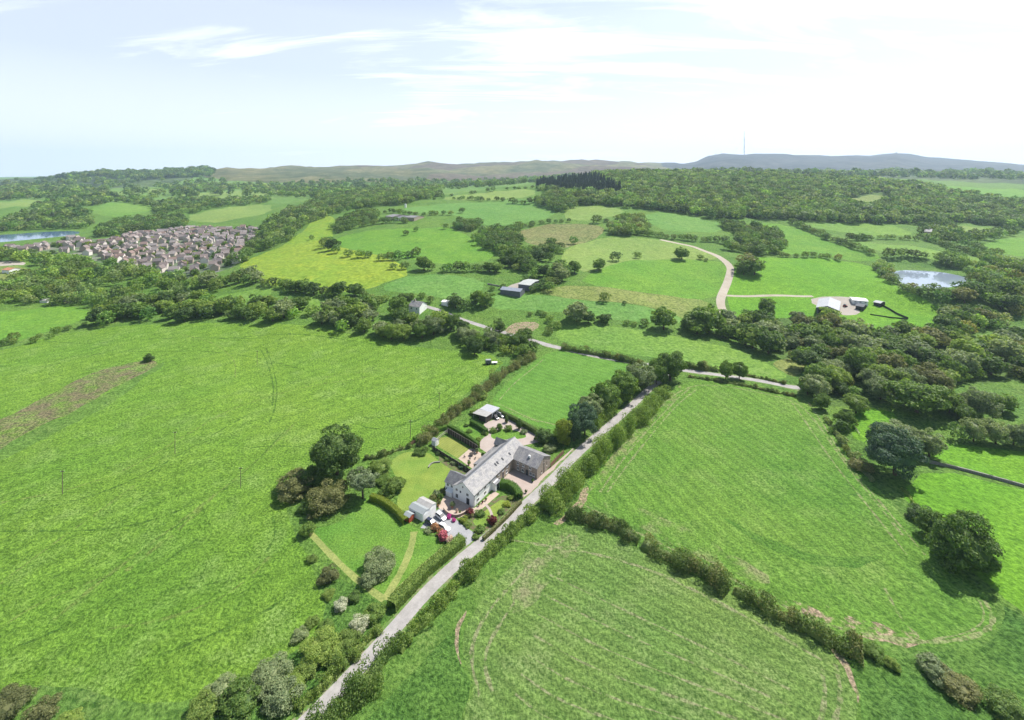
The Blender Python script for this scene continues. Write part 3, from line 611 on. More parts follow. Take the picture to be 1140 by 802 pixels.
def inside(P, ring):
    lo, hi = ring.min(0), ring.max(0)
    out = np.zeros(len(P), bool)
    k = np.where((P >= lo).all(1) & (P <= hi).all(1))[0]
    if not len(k): return out
    q = P[k]; a = ring; b = np.roll(ring, -1, 0); r = np.zeros(len(k), bool)
    for (ax, ay), (bx, by) in zip(a, b):
        if ay == by: continue
        c = (ay > q[:, 1]) != (by > q[:, 1])
        r ^= c & (q[:, 0] < (bx - ax) * (q[:, 1] - ay) / (by - ay) + ax)
    out[k] = r
    return out
def build_ground():
    az = np.concatenate([np.arange(-82, 82.01, 1.0), np.arange(86, 278, 4.0)])
    rr = np.geomspace(14, 12000, 150)
    pts = [(0.0, 0.0)]
    grid = np.array([(r * math.sin(math.radians(a)), r * math.cos(math.radians(a))) for r in rr for a in az])
    V = [Vector((0, 0))] + [Vector(p) for p in grid]
    faces = []
    for p in POLY:
        b = len(V); ring = p[2]
        V += [Vector(q) for q in ring]; faces.append(list(range(b, b + len(ring))))
    E = [(f[i], f[(i + 1) % len(f)]) for f in faces for i in range(len(f))]
    ov, oe, of = delaunay_2d_cdt(V, E, [], 0, 1e-3)[:3]
    xy = np.array([(v.x, v.y) for v in ov]); z = height(xy[:, 0], xy[:, 1])
    tri = np.array(of, np.int32)
    cen = xy[tri].mean(1); own = np.full(len(tri), -1)
    for i, p in enumerate(POLY): own[inside(cen, p[2])] = i
    for i, p in enumerate(POLY):            # standing water lies level
        if p[5]:
            ids = np.unique(tri[own == i]);
            if len(ids): z[ids] = np.percentile(z[ids], 20)
    a = xy[tri[:, 1]] - xy[tri[:, 0]]; b = xy[tri[:, 2]] - xy[tri[:, 0]]
    flip = a[:, 0] * b[:, 1] - a[:, 1] * b[:, 0] < 0
    tri[flip] = tri[flip][:, ::-1]
    V3 = np.concatenate([xy, z[:, None]], 1)
    for i in range(-1, len(POLY)):
        t = tri[own == i]
        if not len(t): continue
        ids, inv = np.unique(t, return_inverse=True)
        if i < 0: nm, mat, cat, lab = 'ground', G_ROUGH, 'ground', 'rough green pasture land between the fields'
        else: nm, mat, _, cat, lab, _ = POLY[i]
        o = obj(nm, np_mesh(nm, V3[ids], inv.reshape(-1, 3), mat, smooth=True))
        tag(o, lab, cat, kind='structure')
build_ground()

# ------------------------------------------------------------------ vegetation
L_DARK = leaf_mat('leaf_dark', (.042, .098, .026), (.150, .228, .064), .38)
L_MID = leaf_mat('leaf_mid', (.066, .144, .028), (.210, .310, .068), .4)
L_LIGHT = leaf_mat('leaf_light', (.12, .21, .040), (.30, .39, .095), .42)
L_GREY = leaf_mat('leaf_grey', (.12, .18, .080), (.33, .39, .195), .38)
L_TEAL = leaf_mat('leaf_teal', (.036, .088, .050), (.145, .225, .128), .3)
L_YELL = leaf_mat('leaf_yellow', (.17, .235, .028), (.33, .39, .060), .4)
L_BROWN = leaf_mat('leaf_brown', (.098, .122, .042), (.28, .29, .115), .38)
L_HEDGE = leaf_mat('leaf_hedge', (.066, .140, .024), (.21, .30, .064), .38)
L_HEDGED = leaf_mat('leaf_hedge_dark', (.052, .108, .026), (.18, .245, .070), .36)
L_CLIP = leaf_mat('leaf_clipped', (.060, .145, .020), (.14, .25, .042), .3)
L_CONIF = leaf_mat('needles', (.018, .042, .022), (.055, .09, .042), .08)
L_BLOS = leaf_mat('blossom', (.11, .18, .055), (.66, .66, .55), .3)
L_RED = leaf_mat('maple_red', (.08, .014, .016), (.20, .04, .04), .15)
L_PINK = leaf_mat('pink_flowers', (.22, .07, .07), (.74, .20, .27), .15)
L_ORANGE = leaf_mat('orange_flowers', (.16, .13, .05), (.66, .30, .15), .15)
L_PALEPINK = leaf_mat('pale_flowers', (.30, .24, .12), (.85, .62, .58), .15)
L_MAG = leaf_mat('magenta_flowers', (.42, .03, .22), (.70, .12, .42), .15)
L_WOOD = leaf_mat('leaf_woodland', (.078, .150, .038), (.23, .315, .084), .38, attr=True)
M_BARK = plain_mat('bark', (.09, .07, .05), .95, .1, var=.3, scale=3)
TINTS = {'dark': (L_DARK, 'dark green'), 'mid': (L_MID, 'mid green'), 'light': (L_LIGHT, 'light green'), 'grey': (L_GREY, 'grey-green'), 'teal': (L_TEAL, 'blue-green'), 'yellow': (L_YELL, 'yellow-green'), 'brown': (L_BROWN, 'brownish'), 'blossom': (L_BLOS, 'white-flowering')}

def unit(v): return v / (np.linalg.norm(v, axis=1, keepdims=True) + 1e-9)
def leaves(P, N, size, rng, tilt=.5):
    """rhombic leaf clumps at P facing roughly N"""
    n = len(P)
    d = unit(N + rng.normal(size=(n, 3)) * tilt)
    t = unit(np.cross(d, rng.normal(size=(n, 3)))); u = np.cross(d, t)
    s = (size * rng.uniform(.65, 1.35, n))[:, None] * .5
    q = np.stack([P + t * s * 1.25, P + u * s * .85 + d * s * .2, P - t * s * 1.25, P - u * s * .85 + d * s * .2], 1)
    return q.reshape(-1, 3), np.arange(4 * n).reshape(n, 4)
def crown_points(seed, n, kind):
    """points on the lobes of a crown; unit tree: width 1, height 1, standing at the origin"""
    r = np.random.default_rng(seed)
    if kind == 'conifer':
        z = r.uniform(.06, 1, n) ** .9; z = .06 + .94 * (1 - np.sqrt(1 - r.uniform(0, 1, n) * .98))
        a = r.uniform(0, 2 * PI, n); tier = .75 + .25 * np.cos(z * 60)
        R = .5 * (1 - z) ** .8 * (.72 + .28 * r.uniform(0, 1, n)) * tier + .02
        P = np.stack([R * np.cos(a), R * np.sin(a), z - R * .12], 1)
        return P, unit(np.stack([np.cos(a), np.sin(a), np.full(n, .6)], 1)), None
    if kind == 'column': c0, ax, nl, lr, z0 = (0, 0, .54), (.20, .20, .40), 22, (.15, .24), .06
    elif kind == 'bush': c0, ax, nl, lr, z0 = (0, 0, .36), (.36, .36, .36), 30, (.09, .22), 0.0
    elif kind == 'umbrella': c0, ax, nl, lr, z0 = (0, 0, .72), (.36, .36, .15), 18, (.10, .17), .5
    else: c0, ax, nl, lr, z0 = (0, 0, .52), (.34, .34, .34), 38, (.085, .18), .07
    c0 = np.array(c0); ax = np.array(ax)
    k = np.arange(nl) + .5
    ph = np.arccos(1 - 1.85 * k / nl); th = PI * (1 + 5 ** .5) * k + r.uniform(0, 6)
    D = np.stack([np.cos(th) * np.sin(ph), np.sin(th) * np.sin(ph), np.cos(ph)], 1)
    D = unit(D + r.normal(size=D.shape) * .18)
    C = c0 + D * ax * (1 + .16 * np.sin(th * 2 + seed) + .12 * np.sin(th * 3 + 2 * seed))[:, None] * r.uniform(.68, 1.16, nl)[:, None]
    rad = lr[0] + (lr[1] - lr[0]) * r.uniform(0, 1, nl) ** 1.4
    w = rad ** 2; w /= w.sum()
    li = r.choice(nl, n, p=w)
    v = unit(r.normal(size=(n, 3)) + D[li] * .75 + np.array([0, 0, .25]))
    P = C[li] + v * (rad[li] * np.where(r.uniform(0, 1, n) < .1, r.uniform(1.05, 1.35, n), r.uniform(.78, 1.06, n)))[:, None] * np.array([1, 1, .82])
    P[:, 2] = np.maximum(P[:, 2], z0 + r.uniform(0, .05, n))
    return P, v, (C, rad)
def core_geo(kind, seed):
    """low closed body inside the leaves so that the crown is not see-through in its middle"""
    import bmesh
    bm = bmesh.new(); bmesh.ops.create_icosphere(bm, subdivisions=2, radius=1)
    V = np.array([v.co[:] for v in bm.verts]); Fc = np.array([[v.index for v in f.verts] for f in bm.faces]); bm.free()
    r = np.random.default_rng(seed)
    s, c = {'bush': ((.30, .30, .30), .32), 'column': ((.22, .22, .42), .52), 'umbrella': ((.36, .36, .13), .72), 'conifer': ((.2, .2, .4), .42)}.get(kind, ((.31, .31, .30), .50))
    V = V * np.array(s) * (1 + r.normal(size=(len(V), 1)) * .08) + np.array([0, 0, c])
    if kind == 'conifer': V[:, :2] *= np.clip(1.35 * (1 - V[:, 2:3]), .05, 1.2)
    return V, Fc
def crown_mesh(name, seed, n, size, kind, mat, squash=True):
    r = np.random.default_rng(seed + 100)
    P, N, _ = crown_points(seed, n, kind)
    V, Q = leaves(P, N, size, r)
    cv, cf = core_geo(kind, seed)
    cf4 = np.concatenate([cf, cf[:, 2:3]], 1)     # triangles as quads with a doubled corner are avoided: use separate quads
    # core as small quads: split every triangle into 3 quads
    a, b, c = cv[cf[:, 0]], cv[cf[:, 1]], cv[cf[:, 2]]
    m, ab, bc, ca = (a + b + c) / 3, (a + b) / 2, (b + c) / 2, (c + a) / 2
    k = len(cf); CV = np.concatenate([a, b, c, m, ab, bc, ca]); i = np.arange(k)
    A_, B_, C_, M_, AB, BC, CA = (i + j * k for j in range(7))
    CQ = np.concatenate([np.stack([A_, AB, M_, CA], 1), np.stack([B_, BC, M_, AB], 1), np.stack([C_, CA, M_, BC], 1)])
    return np_mesh(name, np.concatenate([V, CV]), np.concatenate([Q, CQ + len(V)]), mat)
def trunk_mesh(name, kind, seed):
    r = random.Random(seed); mb = MB()
    if kind == 'bush':
        for i in range(4):
            a = r.uniform(0, 6.3); mb.tube((0, 0, -.04), (.2 * math.cos(a), .2 * math.sin(a), .45), .022, .01, 6)
    elif kind == 'umbrella':
        mb.tube((0, 0, -.04), (.03, .0, .42), .035, .024, 7)
        for i in range(6):
            a = i * 1.05 + r.uniform(-.3, .3); mb.tube((.03, 0, .40), (.3 * math.cos(a), .3 * math.sin(a), .70), .018, .008, 6)
    else:
        mb.tube((0, 0, -.03), (.01, .01, .34), .034 if kind != 'conifer' else .03, .024, 8)
        mb.tube((.01, .01, .33), (0, .01, .78), .024, .008, 7)
        if kind != 'conifer':
            for i in range(6):
                a = i * 1.05 + r.uniform(-.3, .3); h = r.uniform(.22, .4)
                mb.tube((.008, .008, h), (.26 * math.cos(a), .26 * math.sin(a), h + r.uniform(.14, .28)), .016, .005, 6)
    return mb.mesh(name, M_BARK)

LOD = {'hero': (11000, .030), 'near': (5200, .042), 'mid': (1700, .070), 'far': (620, .115)}
_cm, _tm, _roots = {}, {}, {}
def crown_for(kind, lod, tint, var):
    k = (kind, lod, tint, var)
    if k not in _cm:
        n, s = LOD[lod]
        if kind == 'conifer': s *= .8
        _cm[k] = crown_mesh('crown', {'tree': 10, 'bush': 30, 'umbrella': 50, 'column': 70, 'conifer': 90}[kind] + var, n, s, kind, TINTS[tint][0] if kind != 'conifer' else L_CONIF)
    return _cm[k]
def trunk_for(kind, var):
    k = (kind, var % 2)
    if k not in _tm: _tm[k] = trunk_mesh('trunk', kind, var % 2 + len(kind))
    return _tm[k]
NAMES = {'tree': 'broadleaf_tree', 'bush': 'shrub', 'umbrella': 'broadleaf_tree', 'column': 'broadleaf_tree', 'conifer': 'conifer'}
CATS = {'tree': 'tree', 'bush': 'shrub', 'umbrella': 'tree', 'column': 'tree', 'conifer': 'conifer'}
def plant(kind, x, y, w, h, tint, label, group=None, lod='mid', var=0, rz=0.0, wy=None, parts=True):
    """one tree or shrub of its own: an Empty at its foot with trunk and crown"""
    z = float(height(x, y)) - .05
    key = (kind, lod, tint, var, parts)
    if key in _roots:
        e = copy_tree(_roots[key])                     # the thing and each of its parts
    elif parts:
        e = empty(NAMES[kind], (0, 0, 0))
        obj('trunk' if kind != 'bush' else 'stem', trunk_for(kind, var), e)
        obj('crown', crown_for(kind, lod, tint, var), e); _roots[key] = e
    else:
        e = obj(NAMES[kind], crown_for(kind, lod, tint, var)); _roots[key] = e
    e.location = (x, y, z); e.rotation_euler = (0, 0, rz); e.scale = (w, wy or w, h)
    for k in ('group',):
        if k in e: del e[k]
    tag(e, label, CATS[kind], group)
    return e

# every tree of the picture: (x, y, width, height, tint, cluster phrase, group)
WOODS = []
def pix_w(px, py, wpx):
    """metres that wpx pixels span at that ground point"""
    p = ground([(px, py)])[0]
    return p, wpx * p[1] / F
def _tint(rng, mix):
    return mix[int(rng.integers(len(mix)))]
MIXA = ['dark', 'mid', 'mid', 'mid', 'dark', 'grey', 'light']
MIXD = ['dark', 'dark', 'mid', 'mid']
MIXL = ['mid', 'light', 'grey', 'mid', 'light']
MIXG = ['grey', 'mid', 'grey', 'light', 'mid', 'brown']
def wood(pts, spacing, w, where, mix=MIXA, hr=(.8, 1.05), keep=1.0, world=False, bare=None):
    ring = np.asarray(pts, float) if world else ground(pts)
    rng = np.random.default_rng(len(WOODS) * 3 + 1)
    lo, hi = ring.min(0), ring.max(0)
    gx, gy = np.meshgrid(np.arange(lo[0], hi[0] + spacing, spacing), np.arange(lo[1], hi[1] + spacing, spacing * .9))
    gx = gx + (np.arange(gx.shape[0])[:, None] % 2) * spacing * .5
    P = np.stack([gx.ravel(), gy.ravel()], 1) + rng.uniform(-.38, .38, (gx.size, 2)) * spacing
    P = P[inside(P, ring)]
    if bare is not None:
        for b in bare: P = P[~inside(P, ground(b))]
    P = P[rng.uniform(size=len(P)) < keep]
    for p in P:
        ww = rng.uniform(*w); WOODS.append((p[0], p[1], ww, ww * rng.uniform(*hr), _tint(rng, mix), where, 'trees ' + where))
def row(pts, gap, w, where, mix=MIXA, hr=(.75, 1.0), jit=.25, skip=0.0, world=False):
    p = np.asarray(pts, float) if world else ground(pts)
    rng = np.random.default_rng(len(WOODS) * 3 + 2)
    L = np.concatenate([[0], np.cumsum(np.linalg.norm(np.diff(p, axis=0), axis=1))])
    s = gap * .5
    while s < L[-1]:
        if rng.uniform() >= skip:
            q = np.array([np.interp(s, L, p[:, 0]), np.interp(s, L, p[:, 1])]) + rng.normal(size=2) * gap * jit * .5
            ww = rng.uniform(*w); WOODS.append((q[0], q[1], ww, ww * rng.uniform(*hr), _tint(rng, mix), where, 'trees ' + where))
        s += gap * rng.uniform(.75, 1.3)
def clump(list_px, where, mix=MIXA, hr=(.75, 1.0)):
    rng = np.random.default_rng(len(WOODS) * 3 + 4)
    for px, py, wpx in list_px:
        p, ww = pix_w(px, py, wpx); WOODS.append((p[0], p[1], ww, ww * rng.uniform(*hr), _tint(rng, mix), where, 'trees ' + where))

# --- left and far left
wood([(-120, 264), (-120, 240), (0, 250), (52, 233), (100, 238), (104, 252), (92, 256), (40, 256), (0, 260)], 15, (11, 17), 'on the reservoir shore', MIXA, keep=.85)
wood([(105, 260), (131, 246), (205, 242), (212, 253), (147, 259), (108, 267)], 14, (11, 17), 'between the estate and the valley fields', MIXD, keep=.85)
wood([(-120, 222), (-120, 209), (0, 209), (116, 213), (124, 221), (79, 223), (0, 223)], 24, (14, 22), 'in the far left valley', keep=.7)
wood([(74, 224), (124, 222), (165, 222), (172, 230), (135, 226), (100, 231), (50, 234), (30, 231)], 18, (12, 18), 'along the far valley fields')
wood([(170, 228), (200, 222), (245, 224), (300, 221), (300, 226), (238, 232), (203, 241), (172, 243)], 18, (11, 17), 'in the valley behind the estate', keep=.75)
wood([(184, 208), (240, 205), (320, 208), (380, 212), (448, 214), (360, 222), (300, 220), (300, 214), (262, 211), (196, 215)], 22, (13, 20), 'under the moor edge', keep=.7)
wood(wring([(40, 2900), (90, 2700), (160, 2600), (235, 2700), (240, 3100), (150, 3300), (70, 3400)]), 30, (20, 34), 'on the far wooded ridge', MIXD, world=True)
wood(wring([(-300, 1500), (60, 1450), (200, 1500), (330, 1500), (330, 2300), (60, 2600), (-300, 2600)]), 60, (18, 32), 'scattered over the far plain', world=True, keep=.55)
wood([(-60, 282), (34, 285), (87, 293), (147, 303), (200, 315), (224, 316), (266, 306), (289, 312), (287, 318), (237, 326), (168, 331), (105, 319), (52, 303), (0, 293), (-60, 296)], 12.5, (10, 16), 'between the estate and the near meadow', MIXA + MIXL, keep=.62)
wood([(-60, 326), (0, 320), (12, 310), (66, 303), (108, 322), (142, 335), (105, 345), (79, 339), (0, 346), (-60, 352)], 11, (8, 14), 'round the hidden houses at the left edge', MIXL + ['dark'], keep=.8)
wood([(100, 357), (130, 346), (184, 334), (237, 337), (300, 341), (327, 342), (345, 349), (364, 358), (327, 358), (230, 357), (112, 363)], 9.5, (9, 15), 'in the long wood behind the meadow', MIXA + MIXL, keep=.7)
wood([(330, 344), (385, 337), (427, 344), (464, 358), (517, 366), (528, 377), (511, 384), (464, 383), (411, 379), (366, 367)], 9.5, (9, 15), 'in the wood behind the meadow corner', MIXA + MIXL, keep=.7)
row([(100, 360), (85, 366), (66, 371), (30, 378)], 7, (3, 6), 'on the meadow hedge line', MIXL, skip=.4)
clump([(38, 382, 9), (14, 380, 11), (4, 385, 10), (15, 383, 8), (57, 377, 7)], 'on the meadow hedge line', MIXD)
row([(302, 318), (330, 325), (366, 330), (400, 330)], 9, (9, 14), 'in the row below the buttercup field', MIXD)
row([(296, 316), (292, 322)], 6, (5, 7), 'in the row below the buttercup field', MIXA)
row([(400, 332), (440, 337), (470, 333)], 8, (5, 8), 'on the hedge behind the cottage', MIXA)
wood(wring([(740, 1900), (900, 1800), (1100, 1750), (1300, 1700), (1400, 2400), (1000, 3000), (760, 3000)]), 42, (20, 34), 'on the low ground before the far hill', MIXD, world=True, keep=.7)
wood(wring([(330, 1550), (450, 1500), (560, 1450), (620, 1800), (600, 2600), (450, 2500), (330, 2350)]), 44, (16, 28), 'on the low ground under the moor', MIXD, world=True, keep=.45)
for y0, c0, c1 in ((1650, 340, 600), (1900, 330, 620), (2150, 250, 600), (2320, 300, 560)):
    row(wring([(c0, y0), ((c0 + c1) / 2, y0 * 1.03), (c1, y0 * .98)]), 26, (14, 22), 'in the far hedgerows under the moor', MIXD, skip=.25, world=True)
# --- valley wood in the middle
wood([(262, 296), (284, 270), (297, 248), (360, 221), (448, 213), (486, 210), (492, 218), (448, 229), (396, 233), (372, 239), (333, 255), (327, 266), (280, 287)], 13.5, (11, 17), 'in the valley wood', MIXD + ['mid', 'grey', 'light'], keep=.8)
wood([(368, 257), (386, 242), (420, 234), (420, 243), (394, 254), (377, 261)], 11, (9, 13), 'on the green slope', MIXD)
row([(400, 254), (420, 249), (454, 249)], 9, (8, 13), 'on the green slope', MIXD)
clump([(362, 276, 14), (370, 279, 15), (374, 282, 11), (366, 272, 12)], 'between the buttercup and green fields', MIXD)
clump([(388, 286, 11), (401, 287, 12), (410, 287, 10)], 'in the small row above the buttercup field', MIXD)
row([(420, 290), (440, 290), (462, 286)], 9, (8, 12), 'below the middle green field', MIXA)
clump([(450, 300, 11), (438, 300, 9), (472, 301, 18), (480, 301, 10)], 'below the middle green field', MIXD)
row([(492, 303), (525, 302), (562, 303)], 8, (9, 13), 'along the lower hedge of the slope', MIXD)
wood([(559, 302), (560, 287), (612, 276), (625, 282), (620, 290), (645, 305), (656, 312), (632, 315), (600, 311), (575, 303)], 10.5, (9, 14), 'behind the long dark shed', MIXD + ['grey'], keep=.75)
wood([(526, 271), (536, 260), (578, 255), (582, 282), (562, 286), (545, 280)], 11, (9, 14), 'in the copse on the slope', MIXD)
wood([(501, 256), (512, 247), (536, 250), (530, 258)], 10, (9, 12), 'in the upper copse', MIXD)
row([(426, 238), (460, 240), (506, 240)], 12, (7, 11), 'round the white farm', MIXD)
clump([(514, 237, 7), (496, 255, 7), (347, 267, 6), (452, 262, 7), (463, 258, 6), (534, 222, 5), (478, 222, 5)], 'standing alone on the upper slope', MIXD)
row([(505, 222), (538, 224), (566, 224)], 14, (7, 12), 'on the upper hedge', MIXD)
row([(566, 226), (590, 227)], 12, (10, 14), 'on the upper hedge', MIXD)
row([(482, 223), (520, 217), (560, 212), (594, 209)], 18, (7, 12), 'on the crest hedge', MIXD, skip=.3)
row([(566, 257), (600, 250), (640, 247)], 10, (7, 10), 'on the hedge above the rushes', MIXD)
wood([(594, 226), (608, 217), (635, 224), (640, 232), (626, 237), (605, 233)], 12, (11, 16), 'in the copse under the crest', MIXD)
clump([(624, 278, 11), (639, 272, 10), (580, 279, 8), (667, 301, 16), (685, 291, 13), (710, 288, 9), (759, 289, 16), (780, 289, 7), (786, 291, 5), (664, 249, 12), (675, 248, 6), (613, 284, 14), (600, 290, 16)], 'dotted over the rough pasture', MIXD)
wood([(676, 258), (690, 244), (712, 241), (722, 256), (726, 263), (700, 263), (682, 261)], 10, (9, 13), 'in the scrub beside the hill gap', MIXG)
row([(678, 262), (720, 263), (770, 269)], 8, (8, 12), 'along the hedge under the hill field', MIXD)
row([(770, 269), (800, 270), (822, 276)], 9, (8, 12), 'along the hedge under the hill field', MIXD)
wood([(803, 250), (840, 255), (870, 263), (872, 283), (842, 285), (806, 279), (826, 270)], 11, (10, 15), 'in the copse below the hill', MIXD)
row([(866, 286), (900, 287), (936, 290)], 8, (6, 9), 'on the hedge above the vivid field', MIXG)
row([(879, 247), (900, 258), (920, 267), (964, 281), (972, 284)], 9, (8, 12), 'on the long hedge up to the hill wood', MIXD)
row([(944, 268), (972, 267)], 8, (9, 13), 'between the two strip fields', MIXD)
row([(976, 266), (1020, 268)], 8, (6, 9), 'between the two strip fields', MIXA)
# --- the wooded hill
HILLWOOD = [(597, 211), (600, 198), (640, 195), (700, 194), (760, 194), (840, 196.5), (900, 198), (1000, 204), (1030, 208), (1080, 223), (1140, 229), (1210, 236), (1210, 250), (1130, 256), (1060, 247), (1020, 249), (980, 250), (919, 248), (860, 244), (797, 244), (718, 233), (640, 228), (610, 216)]
CONIFERS = [(597, 211), (601, 199), (640, 196), (668, 200), (694, 212), (690, 218), (650, 217), (620, 214)]
wood(HILLWOOD, 11.5, (11, 18), 'on the wooded hill', MIXA + ['dark', 'grey'], hr=(.8, 1.1), bare=[CONIFERS, [(935, 223), (985, 214), (993, 226), (955, 233)], [(1063, 249), (1108, 254), (1080, 264), (1064, 259)]])
wood([(1040, 208), (1090, 219), (1150, 224), (1210, 222), (1210, 230), (1140, 230), (1080, 222)], 15, (10, 16), 'beyond the right crest', keep=.6)
wood([(1018, 250), (1040, 246), (1064, 252), (1066, 260), (1080, 265), (1113, 258), (1136, 257), (1136, 262), (1078, 273), (1052, 272), (1024, 262)], 12, (9, 15), 'round the house under the hill', MIXD, keep=.5)
row([(1022, 264), (1060, 278), (1103, 289), (1140, 300)], 9, (8, 12), 'on the hedge above the pond', MIXD)
row([(1050, 274), (1080, 274), (1112, 284)], 10, (7, 11), 'beside the right-edge field', MIXD)
# --- round the pond
wood([(970, 298), (978, 288), (992, 300), (994, 309), (1007, 320), (1040, 325), (1070, 326), (1070, 337), (1036, 335), (1006, 324), (986, 312)], 8.5, (7, 12), 'on the near bank of the pond', MIXG + ['dark'], keep=.8, hr=(.6, .85))
row([(986, 287), (1008, 285), (1030, 288)], 8, (8, 13), 'on the far bank of the pond', MIXD)
wood([(1030, 296), (1056, 288), (1100, 292), (1150, 300), (1220, 305), (1220, 330), (1140, 328), (1085, 318), (1078, 305), (1050, 299)], 10, (9, 15), 'on the right bank of the pond', MIXA + MIXG, keep=.7)
wood([(1040, 334), (1080, 327), (1140, 326), (1220, 330), (1220, 350), (1140, 355), (1098, 372), (1072, 377), (1040, 371), (1056, 352)], 9.5, (9, 16), 'in the wood below the pond', MIXG + ['dark', 'dark'], keep=.75)
# --- right-hand wood
wood([(762, 366), (790, 358), (815, 362), (845, 359), (885, 358), (935, 366), (969, 373), (987, 376), (1050, 382), (1075, 378), (1098, 374), (1098, 384), (1140, 384), (1220, 380), (1220, 428), (1140, 428), (1077, 424), (1061, 442), (1029, 456), (1005, 446), (966, 450), (935, 440), (908, 446), (895, 430), (890, 405), (856, 396), (812, 380), (770, 369)], 10.5, (6.5, 18), 'in the big wood on the right', MIXA + MIXG + ['light', 'grey'], hr=(.65, 1.0), keep=.72)
row([(1058, 488), (1080, 492), (1110, 494), (1160, 500), (1220, 512)], 6.5, (6, 10), 'in the row above the stone wall', ['grey', 'mid', 'grey'], hr=(1.0, 1.3))
wood([(1034, 462), (1060, 452), (1090, 452), (1150, 455), (1220, 460), (1220, 476), (1140, 474), (1096, 472), (1060, 468)], 9, (8, 13), 'in the scrub at the right edge', MIXG, keep=.7)
wood([(925, 478), (936, 462), (944, 466), (950, 474), (936, 488)], 6, (5, 8), 'beside the grassy clearing', ['grey', 'mid', 'dark'])
row([(925, 478), (940, 500), (968, 528)], 6, (3, 5), 'along the ditch beside the mown field', ['brown', 'grey', 'mid'], skip=.25)
# --- middle distance around the lanes
clump([(642, 358, 26), (673, 360, 15), (655, 360, 14), (739, 367, 27), (698, 362, 8), (706, 363, 7), (718, 363, 10), (673, 336, 12), (695, 339, 5), (612, 359, 9), (606, 352, 8), (620, 366, 10)], 'beyond the rectangular field', ['grey', 'mid', 'dark', 'mid'])
clump([(789, 370, 34), (776, 372, 22), (808, 377, 18), (830, 384, 28), (846, 366, 24), (830, 352, 9), (854, 352, 20), (822, 376, 20)], 'under the bend of the pale track', MIXD)
clump([(834, 302, 24), (840, 306, 22), (828, 306, 16)], 'in the round clump on the vivid field', ['mid', 'brown'])
clump([(530, 336, 15), (540, 341, 19), (507, 343, 18), (519, 344, 12), (479, 337, 9), (457, 334, 10), (447, 334, 9), (441, 338, 9), (455, 345, 8), (470, 344, 9)], 'round the white cottage', MIXD)
wood([(513, 386), (530, 375), (552, 368), (575, 374), (600, 386), (592, 398), (562, 400), (528, 396)], 7.5, (6, 11), 'behind the meadow corner by the farm track', MIXA, keep=.75)
wood([(560, 356), (576, 352), (602, 348), (624, 362), (612, 376), (600, 368), (592, 356)], 9, (3, 7), 'in the scrub by the farm track', MIXL, keep=.55)
clump([(590, 352, 6), (600, 350, 7), (585, 312, 8), (595, 311, 9), (604, 322, 10), (612, 318, 12), (560, 322, 8), (548, 324, 7)], 'round the long dark shed', MIXD)
wood([(585, 325), (612, 316), (632, 318), (612, 326), (596, 328)], 8, (6, 10), 'round the long dark shed', MIXD)

